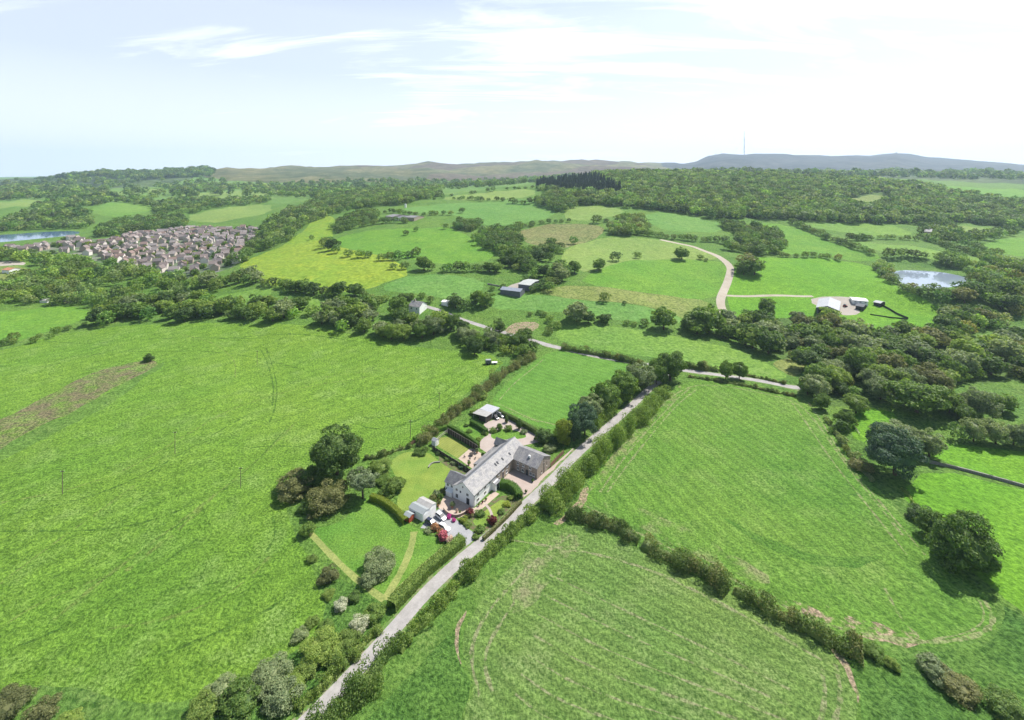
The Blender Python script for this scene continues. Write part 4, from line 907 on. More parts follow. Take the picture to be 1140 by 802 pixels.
# --- hand-placed trees near the camera: (kind, foot px, width px, height px, tint, lod, label)
HAND = [
 ('tree', 375, 543, 62, 76, 'dark', 'hero', 'tall dark oak standing over the brown shrubs at the edge of the meadow'),
 ('umbrella', 404, 556, 37, 44, 'grey', 'near', 'pale flat-topped tree with bare trunk between the oak and the lawn'),
 ('bush', 329, 560, 46, 40, 'brown', 'near', 'wide brownish shrub at the meadow side of the oak clump'),
 ('bush', 350, 548, 34, 34, 'mid', 'near', 'green shrub in the middle of the oak clump'),
 ('bush', 364, 578, 48, 46, 'brown', 'hero', 'large olive-brown shrub at the paddock side of the oak clump'),
 ('bush', 345, 574, 22, 22, 'mid', 'near', 'small green shrub in front of the brown shrubs'),
 ('tree', 342, 600, 18, 20, 'mid', 'near', 'small lone tree casting a round shadow at the paddock corner'),
 ('bush', 424, 646, 38, 38, 'grey', 'hero', 'pale grey-green willow bush alone on the paddock lawn'),
 ('bush', 414, 655, 26, 26, 'grey', 'near', 'smaller pale willow bush touching the larger one on the paddock'),
 ('bush', 366, 652, 22, 24, 'brown', 'near', 'dark brownish bush beside the mown paddock path'),
 ('bush', 348, 628, 12, 12, 'light', 'near', 'little bush on the rough edge of the meadow'),
 ('bush', 379, 682, 18, 18, 'blossom', 'near', 'white-flowering hawthorn bush in the overgrown corner'),
 ('bush', 401, 706, 22, 24, 'blossom', 'near', 'second white-flowering hawthorn, nearer the lane'),
 ('bush', 418, 694, 26, 22, 'mid', 'near', 'green bush between the hawthorn and the trimmed hedge'),
 ('bush', 165, 404, 12, 12, 'dark', 'near', 'single dark bush at the upper end of the dead rushes'),
 ('bush', 357, 744, 44, 38, 'light', 'hero', 'big yellow-green bush shading the lane verge'),
 ('bush', 377, 748, 26, 24, 'mid', 'near', 'ragged bush under the big yellow-green one'),
 ('bush', 340, 762, 26, 22, 'light', 'near', 'pale bush on the meadow side of the big yellow-green one'),
 ('bush', 386, 728, 26, 28, 'light', 'near', 'bright leafy bush close against the lane'),
 ('bush', 300, 776, 46, 36, 'grey', 'hero', 'large grey-green willow near the bottom edge of the photo'),
 ('bush', 282, 790, 36, 28, 'grey', 'near', 'second grey-green willow, lower and cut by the bottom edge'),
 ('bush', 325, 779, 30, 26, 'light', 'near', 'light green bush between the grey willow and the lane'),
 ('bush', 312, 800, 40, 30, 'grey', 'near', 'silvery bush at the foot of the lane'),
 ('bush', 268, 808, 50, 30, 'mid', 'near', 'green scrub at the bottom edge below the willows'),
 ('bush', 8, 806, 44, 26, 'brown', 'hero', 'brown thorny bush in the bottom left corner'),
 ('bush', 44, 812, 34, 20, 'brown', 'near', 'low brown scrub beside the thorny corner bush'),
 ('bush', 78, 818, 30, 16, 'light', 'near', 'low green scrub to the right of the brown corner bushes'),
 ('bush', 246, 782, 30, 18, 'grey', 'near', 'low grey-green scrub beside the grey willow'),
 ('bush', 228, 806, 34, 18, 'light', 'near', 'low pale scrub at the bottom edge of the meadow'),
 ('bush', 347, 700, 16, 9, 'light', 'near', 'knee-high scrub between meadow and hawthorns, upper'),
 ('bush', 334, 716, 18, 10, 'grey', 'near', 'knee-high grey scrub between meadow and willow'),
 ('bush', 364, 704, 16, 10, 'mid', 'near', 'small green scrub bush above the bright leafy bush'),
 ('bush', 394, 672, 16, 11, 'mid', 'near', 'small green bush beside the mown path corner'),
 ('bush', 366, 668, 14, 8, 'light', 'near', 'pale low scrub under the dark brownish bush'),
 ('tree', 996, 541, 62, 76, 'teal', 'hero', 'very dark dense oak with a broad shadow on the mown field'),
 ('tree', 1000, 512, 60, 46, 'grey', 'hero', 'wide grey-green tree just behind the very dark oak'),
 ('tree', 1034, 514, 34, 40, 'grey', 'near', 'smaller grey-green tree joined to the wide one behind the dark oak'),
 ('bush', 957, 526, 24, 18, 'brown', 'near', 'dark ragged bush between the ditch and the dark oak'),
 ('bush', 1075, 648, 74, 92, 'mid', 'hero', 'great rounded bushy tree alone at the right edge of the mown field'),
 ('bush', 1042, 606, 34, 44, 'mid', 'near', 'lower green tree leaning against the great rounded tree'),
 ('bush', 1026, 586, 30, 26, 'dark', 'near', 'small dark tree above the great rounded tree'),
 ('bush', 1044, 764, 36, 24, 'grey', 'near', 'pale dead-looking bush in the deep grass'),
 ('bush', 1068, 782, 38, 26, 'brown', 'near', 'brownish bush next to the pale one in the deep grass'),
 ('bush', 1120, 806, 40, 24, 'mid', 'near', 'green bush at the bottom right corner'),
 ('bush', 994, 748, 16, 18, 'light', 'near', 'small yellowish bush past the end of the field hedge'),
 ('bush', 972, 736, 22, 22, 'mid', 'near', 'last green bush of the field hedge'),
 ('tree', 899, 443, 22, 26, 'mid', 'near', 'round bright tree at the corner where the lane ends'),
 ('tree', 915, 459, 21, 24, 'mid', 'near', 'round tree just below the one at the lane end'),
 ('tree', 953, 464, 27, 28, 'light', 'near', 'light green tree in front of the big right-hand wood'),
 ('tree', 1020, 470, 62, 54, 'mid', 'near', 'broad spreading tree in front of the big right-hand wood'),
 ('tree', 808, 425, 18, 26, 'mid', 'near', 'left one of two round trees beside the far lane'),
 ('tree', 823, 425, 19, 25, 'mid', 'near', 'right one of two round trees beside the far lane'),
 ('tree', 746, 430, 40, 46, 'mid', 'hero', 'large tree where the two lanes meet'),
 ('tree', 731, 432, 26, 34, 'mid', 'near', 'tree next to the large one where the lanes meet'),
 ('tree', 712, 440, 34, 40, 'grey', 'near', 'grey-green tree in the row along the lane'),
 ('tree', 694, 452, 38, 44, 'mid', 'near', 'middle tree of the row along the lane'),
 ('tree', 674, 466, 38, 46, 'mid', 'near', 'spreading tree of the lane row beside the field corner'),
 ('tree', 658, 474, 30, 38, 'grey', 'near', 'grey-green tree next to the blue-green one by the lane'),
 ('tree', 651, 492, 34, 50, 'teal', 'hero', 'tall blue-green tree beside the lane bend'),
 ('column', 639, 496, 22, 38, 'teal', 'near', 'egg-shaped blue-green tree next to the yellow one'),
 ('column', 627, 500, 22, 34, 'yellow', 'near', 'yellow-green tree by the wooden fence'),
 ('bush', 604, 496, 20, 22, 'dark', 'near', 'dark evergreen bush behind the stone wing'),
 ('bush', 616, 500, 18, 18, 'dark', 'near', 'dark evergreen bush next to the yellow-green tree'),
 ('bush', 612, 505, 15, 13, 'grey', 'near', 'pale shrub behind the stone gable'),
 # garden
 ('tree', 440, 552, 22, 24, 'light', 'near', 'fresh green garden tree at the lawn corner'),
 ('bush', 432, 556, 20, 16, 'mid', 'near', 'rounded shrub beside the fresh green garden tree'),
 ('bush', 424, 530, 24, 22, 'light', 'near', 'leafy shrub on the lawn edge above the garden tree'),
 ('bush', 428, 543, 18, 14, 'mid', 'near', 'shrub between the garden tree and the leafy shrub'),
 ('bush', 414, 542, 16, 14, 'light', 'near', 'small light shrub near the flat-topped tree'),
 ('bush', 463, 508, 7, 7, 'mid', 'mid', 'clipped ball shrub on the lawn, left one'),
 ('bush', 470, 509, 9, 7, 'mid', 'mid', 'clipped ball shrub on the lawn, front one'),
 ('bush', 473, 504, 9, 8, 'mid', 'mid', 'clipped ball shrub on the lawn, rear one'),
 ('bush', 465, 504, 7, 6, 'mid', 'mid', 'clipped ball shrub on the lawn, nearest the meadow'),
 ('bush', 507, 518, 9, 5, 'grey', 'mid', 'grey-leaved border shrub below the fence'),
 ('bush', 514, 523, 9, 5, 'teal', 'mid', 'blue-green border shrub below the fence'),
 ('bush', 499, 514, 8, 5, 'mid', 'mid', 'green border shrub below the fence'),
 ('bush', 488, 507, 6, 6, 'dark', 'mid', 'dark shrub at the corner of the striped lawn fence'),
 ('bush', 519, 476, 6, 5, 'mid', 'mid', 'small shrub on the upper lawn'),
 ('bush', 522, 483, 7, 6, 'mid', 'mid', 'round shrub on the upper lawn'),
 ('bush', 532, 493, 7, 8, 'light', 'mid', 'light shrub at the lower end of the upper lawn'),
 ('column', 556, 481, 8, 10, 'mid', 'mid', 'upright conifer-shaped shrub on the yard island'),
 ('bush', 566, 481, 9, 9, 'light', 'mid', 'light green ball shrub on the yard island'),
 ('column', 564, 472, 6, 9, 'dark', 'mid', 'dark upright shrub behind the ball shrub on the yard island'),
 ('column', 578, 480, 9, 14, 'dark', 'mid', 'dark pointed evergreen on the yard island'),
 ('bush', 583, 484, 8, 7, 'grey', 'mid', 'grey shrub at the right end of the yard island'),
 ('bush', 549, 483, 10, 7, 'mid', 'mid', 'low shrub at the left end of the yard island'),
 ('bush', 540, 485, 7, 6, 'mid', 'mid', 'small shrub at the end of the short hedge'),
 ('bush', 530, 464, 12, 10, 'light', 'mid', 'light bush beside the low outbuilding'),
 ('bush', 536, 446, 16, 13, 'light', 'near', 'light bush behind the low outbuilding'),
 ('bush', 523, 452, 13, 12, 'mid', 'near', 'green bush between the outbuilding and the brown hedge'),
 ('bush', 523, 577, 9, 9, 'brown', 'mid', 'purple-brown shrub against the terrace wall'),
 ('bush', 535, 577, 12, 11, 'mid', 'mid', 'rounded green shrub in the front garden'),
 ('bush', 516, 583, 11, 8, 'yellow', 'mid', 'yellow shrub in the front garden'),
 ('bush', 521, 588, 9, 7, 'light', 'mid', 'light shrub next to the yellow one in the front garden'),
 ('bush', 535, 594, 12, 11, 'mid', 'mid', 'green shrub in the lower front garden'),
 ('bush', 529, 602, 9, 7, 'light', 'mid', 'light shrub by the driveway entrance'),
 ('bush', 564, 565, 9, 8, 'yellow', 'mid', 'yellowish shrub by the lane hedge'),
 ('bush', 558, 573, 9, 8, 'mid', 'mid', 'green shrub by the lane hedge'),
 ('bush', 569, 558, 9, 7, 'light', 'mid', 'light shrub at the far end of the front garden'),
 ('bush', 477, 595, 10, 8, 'grey', 'mid', 'grey shrub beside the parked dark car'),
]
_cnt = 0
for kind, px, py, wpx, hpx, tint, lod, lab in HAND:
    p, ww = pix_w(px, py, wpx)
    dd = math.hypot(p[0], p[1])
    # a crown seen from above looks taller on the picture than it stands
    hh = max(.45 * ww, hpx * p[1] / F - .60 * ww * HCAM / dd)
    hh = min(hh, 1.3 * ww if kind != 'column' else 2.2 * ww)
    # foot is hidden under the crown: px, py mark where the crown ends at the bottom
    q = np.array([p[0], p[1]]); q = q + q / dd * ww * (.40 if kind != 'umbrella' else .05)
    plant(kind, q[0], q[1], ww, hh, tint, lab, None, lod, _cnt % 3, rz=(_cnt * 2.4) % 6.28); _cnt += 1
# coloured garden shrubs
for px, py, wpx, mat, nm, lab in [(523, 575, 9, L_RED, 'shrub', 'dark red maple beside the round terrace'), (548, 585, 11, L_RED, 'shrub', 'crimson maple near the lane hedge'),
        (484, 592, 10, L_ORANGE, 'flowering_shrub', 'orange flowering shrub in front of the white car'), (490, 597, 8, L_ORANGE, 'flowering_shrub', 'orange-red flowering shrub between its orange and pink neighbours'),
        (493, 603, 12, L_PINK, 'flowering_shrub', 'bright pink azalea beside the driveway'), (500, 606, 9, L_PALEPINK, 'flowering_shrub', 'pale pink azalea next to the bright pink one'), (505, 609, 8, L_PALEPINK, 'flowering_shrub', 'cream and pink azalea at the end of the row'),
        (499.5, 578, 6, L_MAG, 'flowering_shrub', 'magenta flowers at the foot of the terrace wall'), (505, 581.5, 5, L_MAG, 'flowering_shrub', 'smaller magenta flowers nearer the driveway')]:
    p, ww = pix_w(px, py, wpx)
    e = empty(nm, (p[0], p[1] + ww * .3, float(height(p[0], p[1])) - .03)); e.scale = (ww, ww, ww * .8); tag(e, lab, 'shrub')
    obj('stem', trunk_for('bush', 0), e); obj('crown', crown_mesh('crown', 33 + int(px), 1500, .085, 'bush', mat), e)

# conifers on the crest
cr = ground(CONIFERS); rngc = np.random.default_rng(5)
lo, hi = cr.min(0), cr.max(0); gx, gy = np.meshgrid(np.arange(lo[0], hi[0], 13), np.arange(lo[1], hi[1], 16))
Pc = np.stack([gx.ravel(), gy.ravel()], 1) + rngc.uniform(-5, 5, (gx.size, 2)); Pc = Pc[inside(Pc, cr)]
Pc = Pc[np.argsort(np.hypot(Pc[:, 0], Pc[:, 1]))][:260]
for i, p in enumerate(Pc):
    h = rngc.uniform(16, 24)
    plant('conifer', p[0], p[1], h * rngc.uniform(.38, .5), h, 'dark', 'dark spruce in the plantation on the near end of the wooded hill', 'spruces of the hilltop plantation', 'far', i % 2, rz=float(rngc.uniform(0, 6)), parts=False)
for px, y0, h in [(888, 1330, 22), (894, 1330, 24), (900, 1335, 21), (885, 1340, 20)]:
    x, y = wp(px, y0); plant('conifer', x, y, h * .6, h, 'dark', 'dark conifer in the little clump standing out on the right hill crest', 'conifer clump on the right hill crest', 'far', 0, parts=False)

# the nearest wood trees as individuals, the rest as one mass
WA = np.array([(t[0], t[1], t[2], t[3]) for t in WOODS]); D = np.hypot(WA[:, 0], WA[:, 1])
pxx = 570 + F * WA[:, 0] / np.maximum(WA[:, 1], 1)
vis = (pxx > -60) & (pxx < 1200)
score = np.where(vis, WA[:, 2] / D, WA[:, 2] / D * .3)
order = np.argsort(-score); N_IND = 250
SIZEW = lambda h: 'low' if h < 6 else ('mid-sized' if h < 10 else 'tall')
rngw = np.random.default_rng(21)
for k, i in enumerate(order[:N_IND]):
    x, y, ww, hh, tint, where, grp = WOODS[i]
    kind = 'bush' if hh < 5.2 else 'tree'
    lab = f"{SIZEW(hh)} {TINTS[tint][1]} {'bush' if kind == 'bush' else 'tree'} {where}"
    lod = 'near' if D[i] < 340 else ('mid' if D[i] < 600 else 'far')
    plant(kind, x, y, ww * 1.12, hh, tint, lab, f"{SIZEW(hh)} {TINTS[tint][1]} {'bushes' if kind == 'bush' else 'trees'} {where}", lod, k % 4, rz=float(rngw.uniform(0, 6.28)))
TCOL = {'dark': (.72, .78, .8), 'mid': (1.0, 1.0, .9), 'light': (1.5, 1.45, 1.15), 'grey': (1.45, 1.3, 1.75), 'teal': (1, 1.1, 1.4), 'yellow': (2.6, 2.0, .9), 'brown': (1.4, 1.05, 1.1), 'blossom': (2, 2, 2)}
def mass(idx, name, label):
    Vs, Qs, Cs, off = [], [], [], 0
    protos = {}
    for i in idx:
        x, y, ww, hh, tint, _, _ = WOODS[i]
        n = 340 if D[i] < 800 else (170 if D[i] < 1400 else 70)
        key = (n, int(i) % 5)
        if key not in protos:
            r = np.random.default_rng(key[1] + 40); P, Nn, _l = crown_points(key[1] + 40, n, 'tree')
            v, q = leaves(P, Nn, 2.0 / math.sqrt(n), r, .45); protos[key] = (v, q)
        v, q = protos[key]; a = (i * 2.399) % 6.28; c, s = math.cos(a), math.sin(a)
        W = ww * 1.12
        vv = np.stack([(v[:, 0] * c - v[:, 1] * s) * W + x, (v[:, 0] * s + v[:, 1] * c) * W + y, v[:, 2] * hh + float(height(x, y)) - .3], 1)
        Vs.append(vv); Qs.append(q + off); off += len(vv)
        t = np.array(TCOL[tint]) * rngw.uniform(.72, 1.3) * rngw.uniform(.9, 1.1, 3)
        Cs.append(np.tile(np.append(t, 1.0), (len(vv), 1)))
    me = np_mesh(name, np.concatenate(Vs), np.concatenate(Qs), L_WOOD)
    at_ = me.attributes.new('tint', 'FLOAT_COLOR', 'POINT'); at_.data.foreach_set('color', np.concatenate(Cs).astype(np.float32).ravel())
    tag(obj(name, me), label, 'woodland', kind='stuff')
rest = order[N_IND:]
mass([i for i in rest], 'woodland', 'mass of smaller broadleaf trees of the woods, copses and far hedgerows')

# ------------------------------------------------------------------ hedges: each one a thing of its own
def hedge(px, w, h, label, mat, dens=1.0, leaf=.34, lump=.25, period=5.0, clip=False, name='hedge', world=False, gaps=()):
    p = np.asarray(px, float) if world else ground(px)
    p = smooth_ring(p, 1, False); p = densify(p, 1.0, False)
    L = np.concatenate([[0], np.cumsum(np.linalg.norm(np.diff(p, axis=0), axis=1))]); T = L[-1]
    rng = np.random.default_rng(int(abs(p[0, 0] * 13 + p[0, 1] * 7)) % 99991)
    nk = max(3, int(T / period) + 2)
    kx = np.linspace(0, T, nk); kw = rng.uniform(1 - lump, 1 + lump, nk); kh = rng.uniform(1 - lump, 1 + lump, nk); ko = rng.uniform(-lump, lump, nk) * .5
    def prof(s):
        wv = w * .5 * np.interp(s, kx, kw); hv = h * np.interp(s, kx, kh)
        if not clip:
            q_ = np.sin(s * 3.1 / period + rng_ph) + .7 * np.sin(s * 5.3 / period + 2 * rng_ph) + .5 * np.sin(s * 9.1 / period + 3 * rng_ph); bump_ = .96 + .15 * q_
            wv = wv * bump_; hv = hv * bump_
            hv = hv * np.clip(np.minimum(s, T - s) / (h * .5) + .35, .35, 1)
        return wv, hv, w * np.interp(s, kx, ko)
    rng_ph = rng.uniform(0, 3)
    def frame(s):
        x = np.interp(s, L, p[:, 0]); y = np.interp(s, L, p[:, 1])
        e = .6; tx = np.interp(np.minimum(s + e, T), L, p[:, 0]) - np.interp(np.maximum(s - e, 0), L, p[:, 0]); ty = np.interp(np.minimum(s + e, T), L, p[:, 1]) - np.interp(np.maximum(s - e, 0), L, p[:, 1])
        l = np.hypot(tx, ty) + 1e-9
        return x, y, -ty / l, tx / l
    girth = (w + 2 * h) if clip else PI * .5 * (w * .5 + h) * 1.3
    n = int(min(60000, T * girth * dens / (leaf * leaf) * (1.5 if clip else 2.6)))
    s = rng.uniform(0, T, n)
    for g0, g1 in gaps: s = s[(s < g0 * T) | (s > g1 * T)]
    n = len(s)
    wv, hv, ov = prof(s); x, y, nx, ny = frame(s)
    if clip:
        u = rng.uniform(0, w + 2 * h, n); side = u < h; top = (u >= h) & (u < h + w)
        a = np.where(side, -wv, np.where(top, (u - h - w * .5) / (w * .5) * wv, wv)); zz = np.where(side, u / h * hv, np.where(top, hv, (u - h - w) / h * hv))
        a = a + rng.normal(size=n) * .05; zz = zz + rng.normal(size=n) * .05
        N = np.stack([nx * np.where(side, -1, np.where(top, 0, 1)), ny * np.where(side, -1, np.where(top, 0, 1)), np.where(top, 1., .1)], 1)
    else:      # bushes grown into one another: leaves on overlapping rounded lobes
        nl = max(8, int(T * 2.6)); ls = rng.uniform(0, T, nl)
        for g0, g1 in gaps: ls = ls[(ls < g0 * T) | (ls > g1 * T)]
        nl = len(ls); lw, lh, _o = prof(ls)
        lr_ = rng.uniform(.36, .70, nl) * np.minimum(lw * 1.25, lh * .8); la = rng.uniform(-1, 1, nl) * np.maximum(lw - lr_ * .7, .1)
        lz = np.maximum(lh * rng.uniform(.45, 1.25, nl) * np.sqrt(np.clip(1.1 - (la / (lw + .01)) ** 2, .15, 1)) - lr_, lr_ * .35)
        pw = lr_ ** 2; li = rng.choice(nl, n, p=pw / pw.sum())
        v = unit(rng.normal(size=(n, 3)) + np.stack([np.zeros(n), la[li] / (lw[li] + .01) * .8, np.full(n, .45)], 1))
        rr = np.where(rng.uniform(0, 1, n) < .12, rng.uniform(1.0, 1.35, n), rng.uniform(.8, 1.06, n)) * lr_[li]
        s = np.clip(ls[li] + v[:, 0] * rr, 0, T); wv, hv, ov = prof(s); x, y, nx, ny = frame(s)
        a = la[li] + v[:, 1] * rr; zz = lz[li] + v[:, 2] * rr
        N = np.stack([nx * v[:, 1] + ny * v[:, 0], ny * v[:, 1] - nx * v[:, 0], v[:, 2]], 1)
    P = np.stack([x + nx * (a + ov), y + ny * (a + ov), height(x, y) + np.maximum(zz, .05)], 1)
    V, Q = leaves(P, N, leaf, rng, .5 if clip else .75)
    # inner body
    ks = np.arange(0, T + .01, max(.8, T / 400)); wv, hv, ov = prof(ks); x, y, nx, ny = frame(ks); z0 = height(x, y)
    m = 7; th = np.linspace(0, PI, m); rings = []
    for t in th:
        if clip: aa = np.clip(-math.cos(t) * 1.6, -1, 1) * wv * .93; zz = np.clip(math.sin(t) * 1.7, 0, 1) * hv * .95
        else: aa = -math.cos(t) * wv * .5; zz = math.sin(t) ** .8 * hv * .5
        rings.append(np.stack([x + nx * (aa + ov), y + ny * (aa + ov), z0 + zz - .05 * (math.sin(t) < .01)], 1))
    R = np.stack(rings, 1)
    k = len(ks); ii = np.arange(k * m).reshape(k, m)
    ok = np.ones(k - 1, bool)
    for g0, g1 in gaps: ok &= ~((ks[1:] > g0 * T) & (ks[:-1] < g1 * T))
    CQ = np.stack([ii[:-1, :-1], ii[1:, :-1], ii[1:, 1:], ii[:-1, 1:]], -1)[ok].reshape(-1, 4)
    alt = L_HEDGED if mat is L_BROWN else (L_MID if clip else (L_BROWN if mat is L_HEDGED else L_LIGHT))
    blot = (np.sin(s * .9 + rng_ph) + np.sin(s * .37 + 4 * rng_ph) + rng.normal(size=n) * .8) > .9
    mi = np.concatenate([(blot & (not clip)).astype(int), np.zeros(len(CQ), int)])
    me = np_mesh(name, np.concatenate([V, R.reshape(-1, 3)]), np.concatenate([Q, CQ + len(V)]), [mat, alt], mi)
    o = obj(name, me)
    return tag(o, label, 'hedge')
hedge([(436, 680), (450, 664), (480, 634), (515, 604)], 3.0, 2.4, 'trimmed green hedge between the paddock and the lane', L_HEDGE, 1.0, .28, .12, 9, clip=True)
hedge([(300, 868), (340, 826), (372, 800), (402, 770), (432, 733), (450, 720)], 5.6, 4.0, 'overgrown roadside hedge at the bottom of the lane, right side', L_HEDGE, 1.0, .32, .35, 5.5)
hedge([(443, 726), (456, 708), (470, 694), (490, 672), (520, 642), (552, 612), (590, 577), (612, 560)], 4.2, 2.5, 'long low leafy hedge along the right side of the lane', L_HEDGE, 1.0, .30, .28, 4.5)
hedge([(606, 570), (628, 552), (650, 528), (672, 508), (700, 482), (722, 460), (742, 440)], 7.0, 5.8, 'tall bushy hedge along the right side of the lane past the farm', L_HEDGE, 1.0, .36, .3, 6.0)
hedge([(662, 478), (684, 456), (706, 435), (728, 414)], 5.0, 5.0, 'tall growth under the lane trees on the field side of the lane', L_MID, 1.0, .36, .3, 6.0)
hedge([(424, 700), (398, 726), (376, 748), (352, 772), (330, 794)], 3.2, 1.9, 'scruffy green roadside growth left of the lane at the bottom', L_LIGHT, 1.0, .28, .3, 4.0)
hedge([(632, 572), (650, 578), (680, 588), (712, 604)], 5.2, 3.6, 'nearest length of dark hedge between the two mown fields', L_HEDGED, 1.0, .34, .32, 4.5)
hedge([(716, 606), (745, 621), (780, 637), (812, 658)], 5.4, 4.0, 'middle length of dark hedge between the two mown fields', L_HEDGED, 1.0, .34, .34, 5)
hedge([(816, 660), (850, 677), (890, 697), (930, 717), (960, 730)], 4.6, 3.2, 'farthest right length of dark hedge between the two mown fields', L_HEDGED, 1.0, .34, .34, 5)
hedge([(463, 497), (480, 484), (505, 464), (530, 444), (556, 422), (580, 405), (594, 398)], 5.4, 4.0, 'brownish thorn hedge between the meadow and the rectangular field', L_BROWN, 1.0, .36, .3, 5)
hedge([(406, 512), (425, 508), (445, 501), (460, 497)], 2.4, 1.6, 'low dark hedge along the top of the garden', L_HEDGED, 1.0, .3, .3, 3)
hedge([(625, 389), (650, 393), (680, 399), (716, 407)], 4.2, 3.2, 'dark hedge along the top of the rectangular field', L_HEDGED, 1.0, .42, .3, 6)
hedge([(757, 408), (775, 411), (800, 414)], 4.5, 4.0, 'bushy hedge on the far side of the cross lane', L_HEDGED, 1.0, .42, .3, 6)
hedge([(766, 420), (800, 425), (845, 433), (886, 442)], 2.6, 1.5, 'low hedge between the cross lane and the mown field', L_HEDGED, 1.0, .36, .3, 4)
hedge([(800, 412), (835, 419), (875, 428)], 2.2, 1.4, 'low hedge on the field side of the cross lane', L_HEDGED, 1.0, .36, .3, 4)
hedge([(552, 459), (575, 470), (600, 485), (616, 494)], 1.5, 1.9, 'straight dark clipped hedge at the edge of the rectangular field', L_HEDGED, 1.0, .24, .06, 8, clip=True)
hedge([(413, 556), (425, 560), (440, 570), (452, 584)], 1.8, 1.8, 'curved yellow-topped clipped hedge behind the red shed', L_YELL, 1.0, .2, .05, 8, clip=True)
hedge([(557, 542), (566, 543), (575, 549), (579, 557)], 2.6, 2.4, 'big square clipped hedge in front of the stone wing', L_CLIP, 1.0, .2, .06, 8, clip=True)
hedge([(538, 602), (552, 589), (566, 575), (580, 560)], .9, 1.2, 'narrow reddish hedge along the front garden', L_BROWN, 1.0, .18, .08, 5, clip=True)
hedge([(524, 472), (534, 477), (542, 483)], 1.6, 1.7, 'short dark clipped hedge by the upper lawn', L_CLIP, 1.0, .2, .06, 6, clip=True)
hedge([(499, 478), (512, 485), (525, 493), (533, 499)], 1.3, 2.2, 'bright clipped hedge above the trellis', L_CLIP, 1.0, .2, .06, 6, clip=True)
hedge([(461, 492), (474, 486), (490, 479), (498, 477)], 2.6, 1.7, 'broad flat green hedge at the back of the striped lawn', L_CLIP, 1.0, .22, .08, 6, clip=True)
hedge([(985, 368), (972, 371), (958, 369)], 2, 1.5, 'short thin hedge below the white-roofed barn', L_HEDGED, .8, .45, .2, 5)
hedge([(918, 465), (935, 492), (958, 520), (972, 538)], 2.2, 1.3, 'straggling low hedge along the ditch', L_GREY, .8, .32, .35, 3)
hedge([(1005, 545), (1018, 562), (1026, 578)], 2.0, 1.0, 'ragged low growth between the two right-hand oaks', L_MID, .8, .3, .35, 3)

# ------------------------------------------------------------------ buildings
M_WHITE = plain_mat('white_render', (.80, .80, .78), .85, .2, var=.05, scale=.8)
M_WHITE2 = plain_mat('white_board', (.74, .74, .72), .8, .2, var=.06, scale=.8)
M_STONE = stone_mat('house_stone', (.30, .245, .19), (.40, .33, .26), (.34, .30, .26))
M_STONED = stone_mat('barn_stone', (.26, .215, .18), (.37, .31, .26), (.32, .28, .25))
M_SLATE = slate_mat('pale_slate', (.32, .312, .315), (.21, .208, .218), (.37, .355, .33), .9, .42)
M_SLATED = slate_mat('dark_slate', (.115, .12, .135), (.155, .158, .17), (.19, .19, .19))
M_SLATEM = slate_mat('grey_slate', (.15, .15, .162), (.22, .215, .225), (.27, .26, .245), .9, .42)
M_GLASS = plain_mat('window_glass', (.03, .035, .042), .08, .6, var=.05)
M_FRAME = plain_mat('painted_frame', (.78, .78, .76), .5, .3, var=.03)
M_DARKWOOD = plain_mat('dark_timber', (.055, .045, .038), .85, .2, var=.3, scale=2)
M_BROWNWOOD = plain_mat('brown_timber', (.20, .125, .08), .85, .2, var=.3, scale=2)
M_REDWOOD = plain_mat('red_timber', (.42, .085, .045), .8, .2, var=.15, scale=2)
M_PALEWOOD = plain_mat('pale_timber', (.46, .42, .36), .85, .2, var=.2, scale=2)
M_FELT = plain_mat('grey_felt', (.27, .295, .30), .9, .2, var=.12, scale=2)
M_CORR = slate_mat('pale_corrugated', (.40, .39, .375), (.36, .35, .335), (.30, .285, .27), 3.0, .3)
M_CORRW = slate_mat('white_corrugated', (.37, .385, .42), (.34, .35, .385), (.40, .41, .43), 1.0, 8.0)
M_CORRB = slate_mat('blue_grey_sheet', (.20, .23, .29), (.24, .27, .33), (.27, .29, .33), 1.2, 6.0)
M_CORRG = slate_mat('grey_green_sheet', (.33, .36, .35), (.37, .40, .385), (.43, .44, .41), 1.2, 6.0)
M_CLAD = plain_mat('dark_cladding', (.115, .125, .14), .8, .2, var=.2, scale=.6)
M_BLACK = plain_mat('black_timber', (.03, .03, .033), .8, .2, var=.2)
M_STEEL = plain_mat('grey_steel', (.42, .42, .43), .5, .4, .3)
M_LEAD = plain_mat('lead', (.30, .31, .33), .6, .4)
M_TERRA = plain_mat('terracotta', (.42, .19, .11), .8)
M_BRICKW = stone_mat('terrace_stone', (.26, .18, .14), (.34, .24, .19), (.3, .26, .22), .4, .15)
M_DRYWALL = stone_mat('dry_stone', (.23, .22, .20), (.31, .30, .27), (.10, .10, .09), .4, .2)
M_DOOR = plain_mat('dark_door', (.045, .05, .055), .5, .4)

def frame_of(o_px, az, z=None):
    return at(*o_px, z), math.radians(90 - az)
def gable_roof(L0, L1, W0, W1, eave, ridge, axis='x', over=.3, t=.14, one=None):
    """roof slabs over a rectangle; ridge along axis"""
    mb = MB(); mid = (W0 + W1) / 2; k = (ridge - eave) / (mid - W0)
    e = eave - over * k
    a0, a1 = L0 - over, L1 + over
    if axis == 'x':
        s1 = [(a0, W0 - over, e), (a1, W0 - over, e), (a1, mid, ridge), (a0, mid, ridge)]
        s2 = [(a0, mid, ridge), (a1, mid, ridge), (a1, W1 + over, e), (a0, W1 + over, e)]
    else:
        s1 = [(W0 - over, a0, e), (mid, a0, ridge), (mid, a1, ridge), (W0 - over, a1, e)]
        s2 = [(mid, a0, ridge), (W1 + over, a0, e), (W1 + over, a1, e), (mid, a1, ridge)]
    up = Vector((0, 0, t))
    mb.slab([Vector(p) + up for p in s1], t); mb.slab([Vector(p) + up * 1.03 for p in s2], t)
    return mb
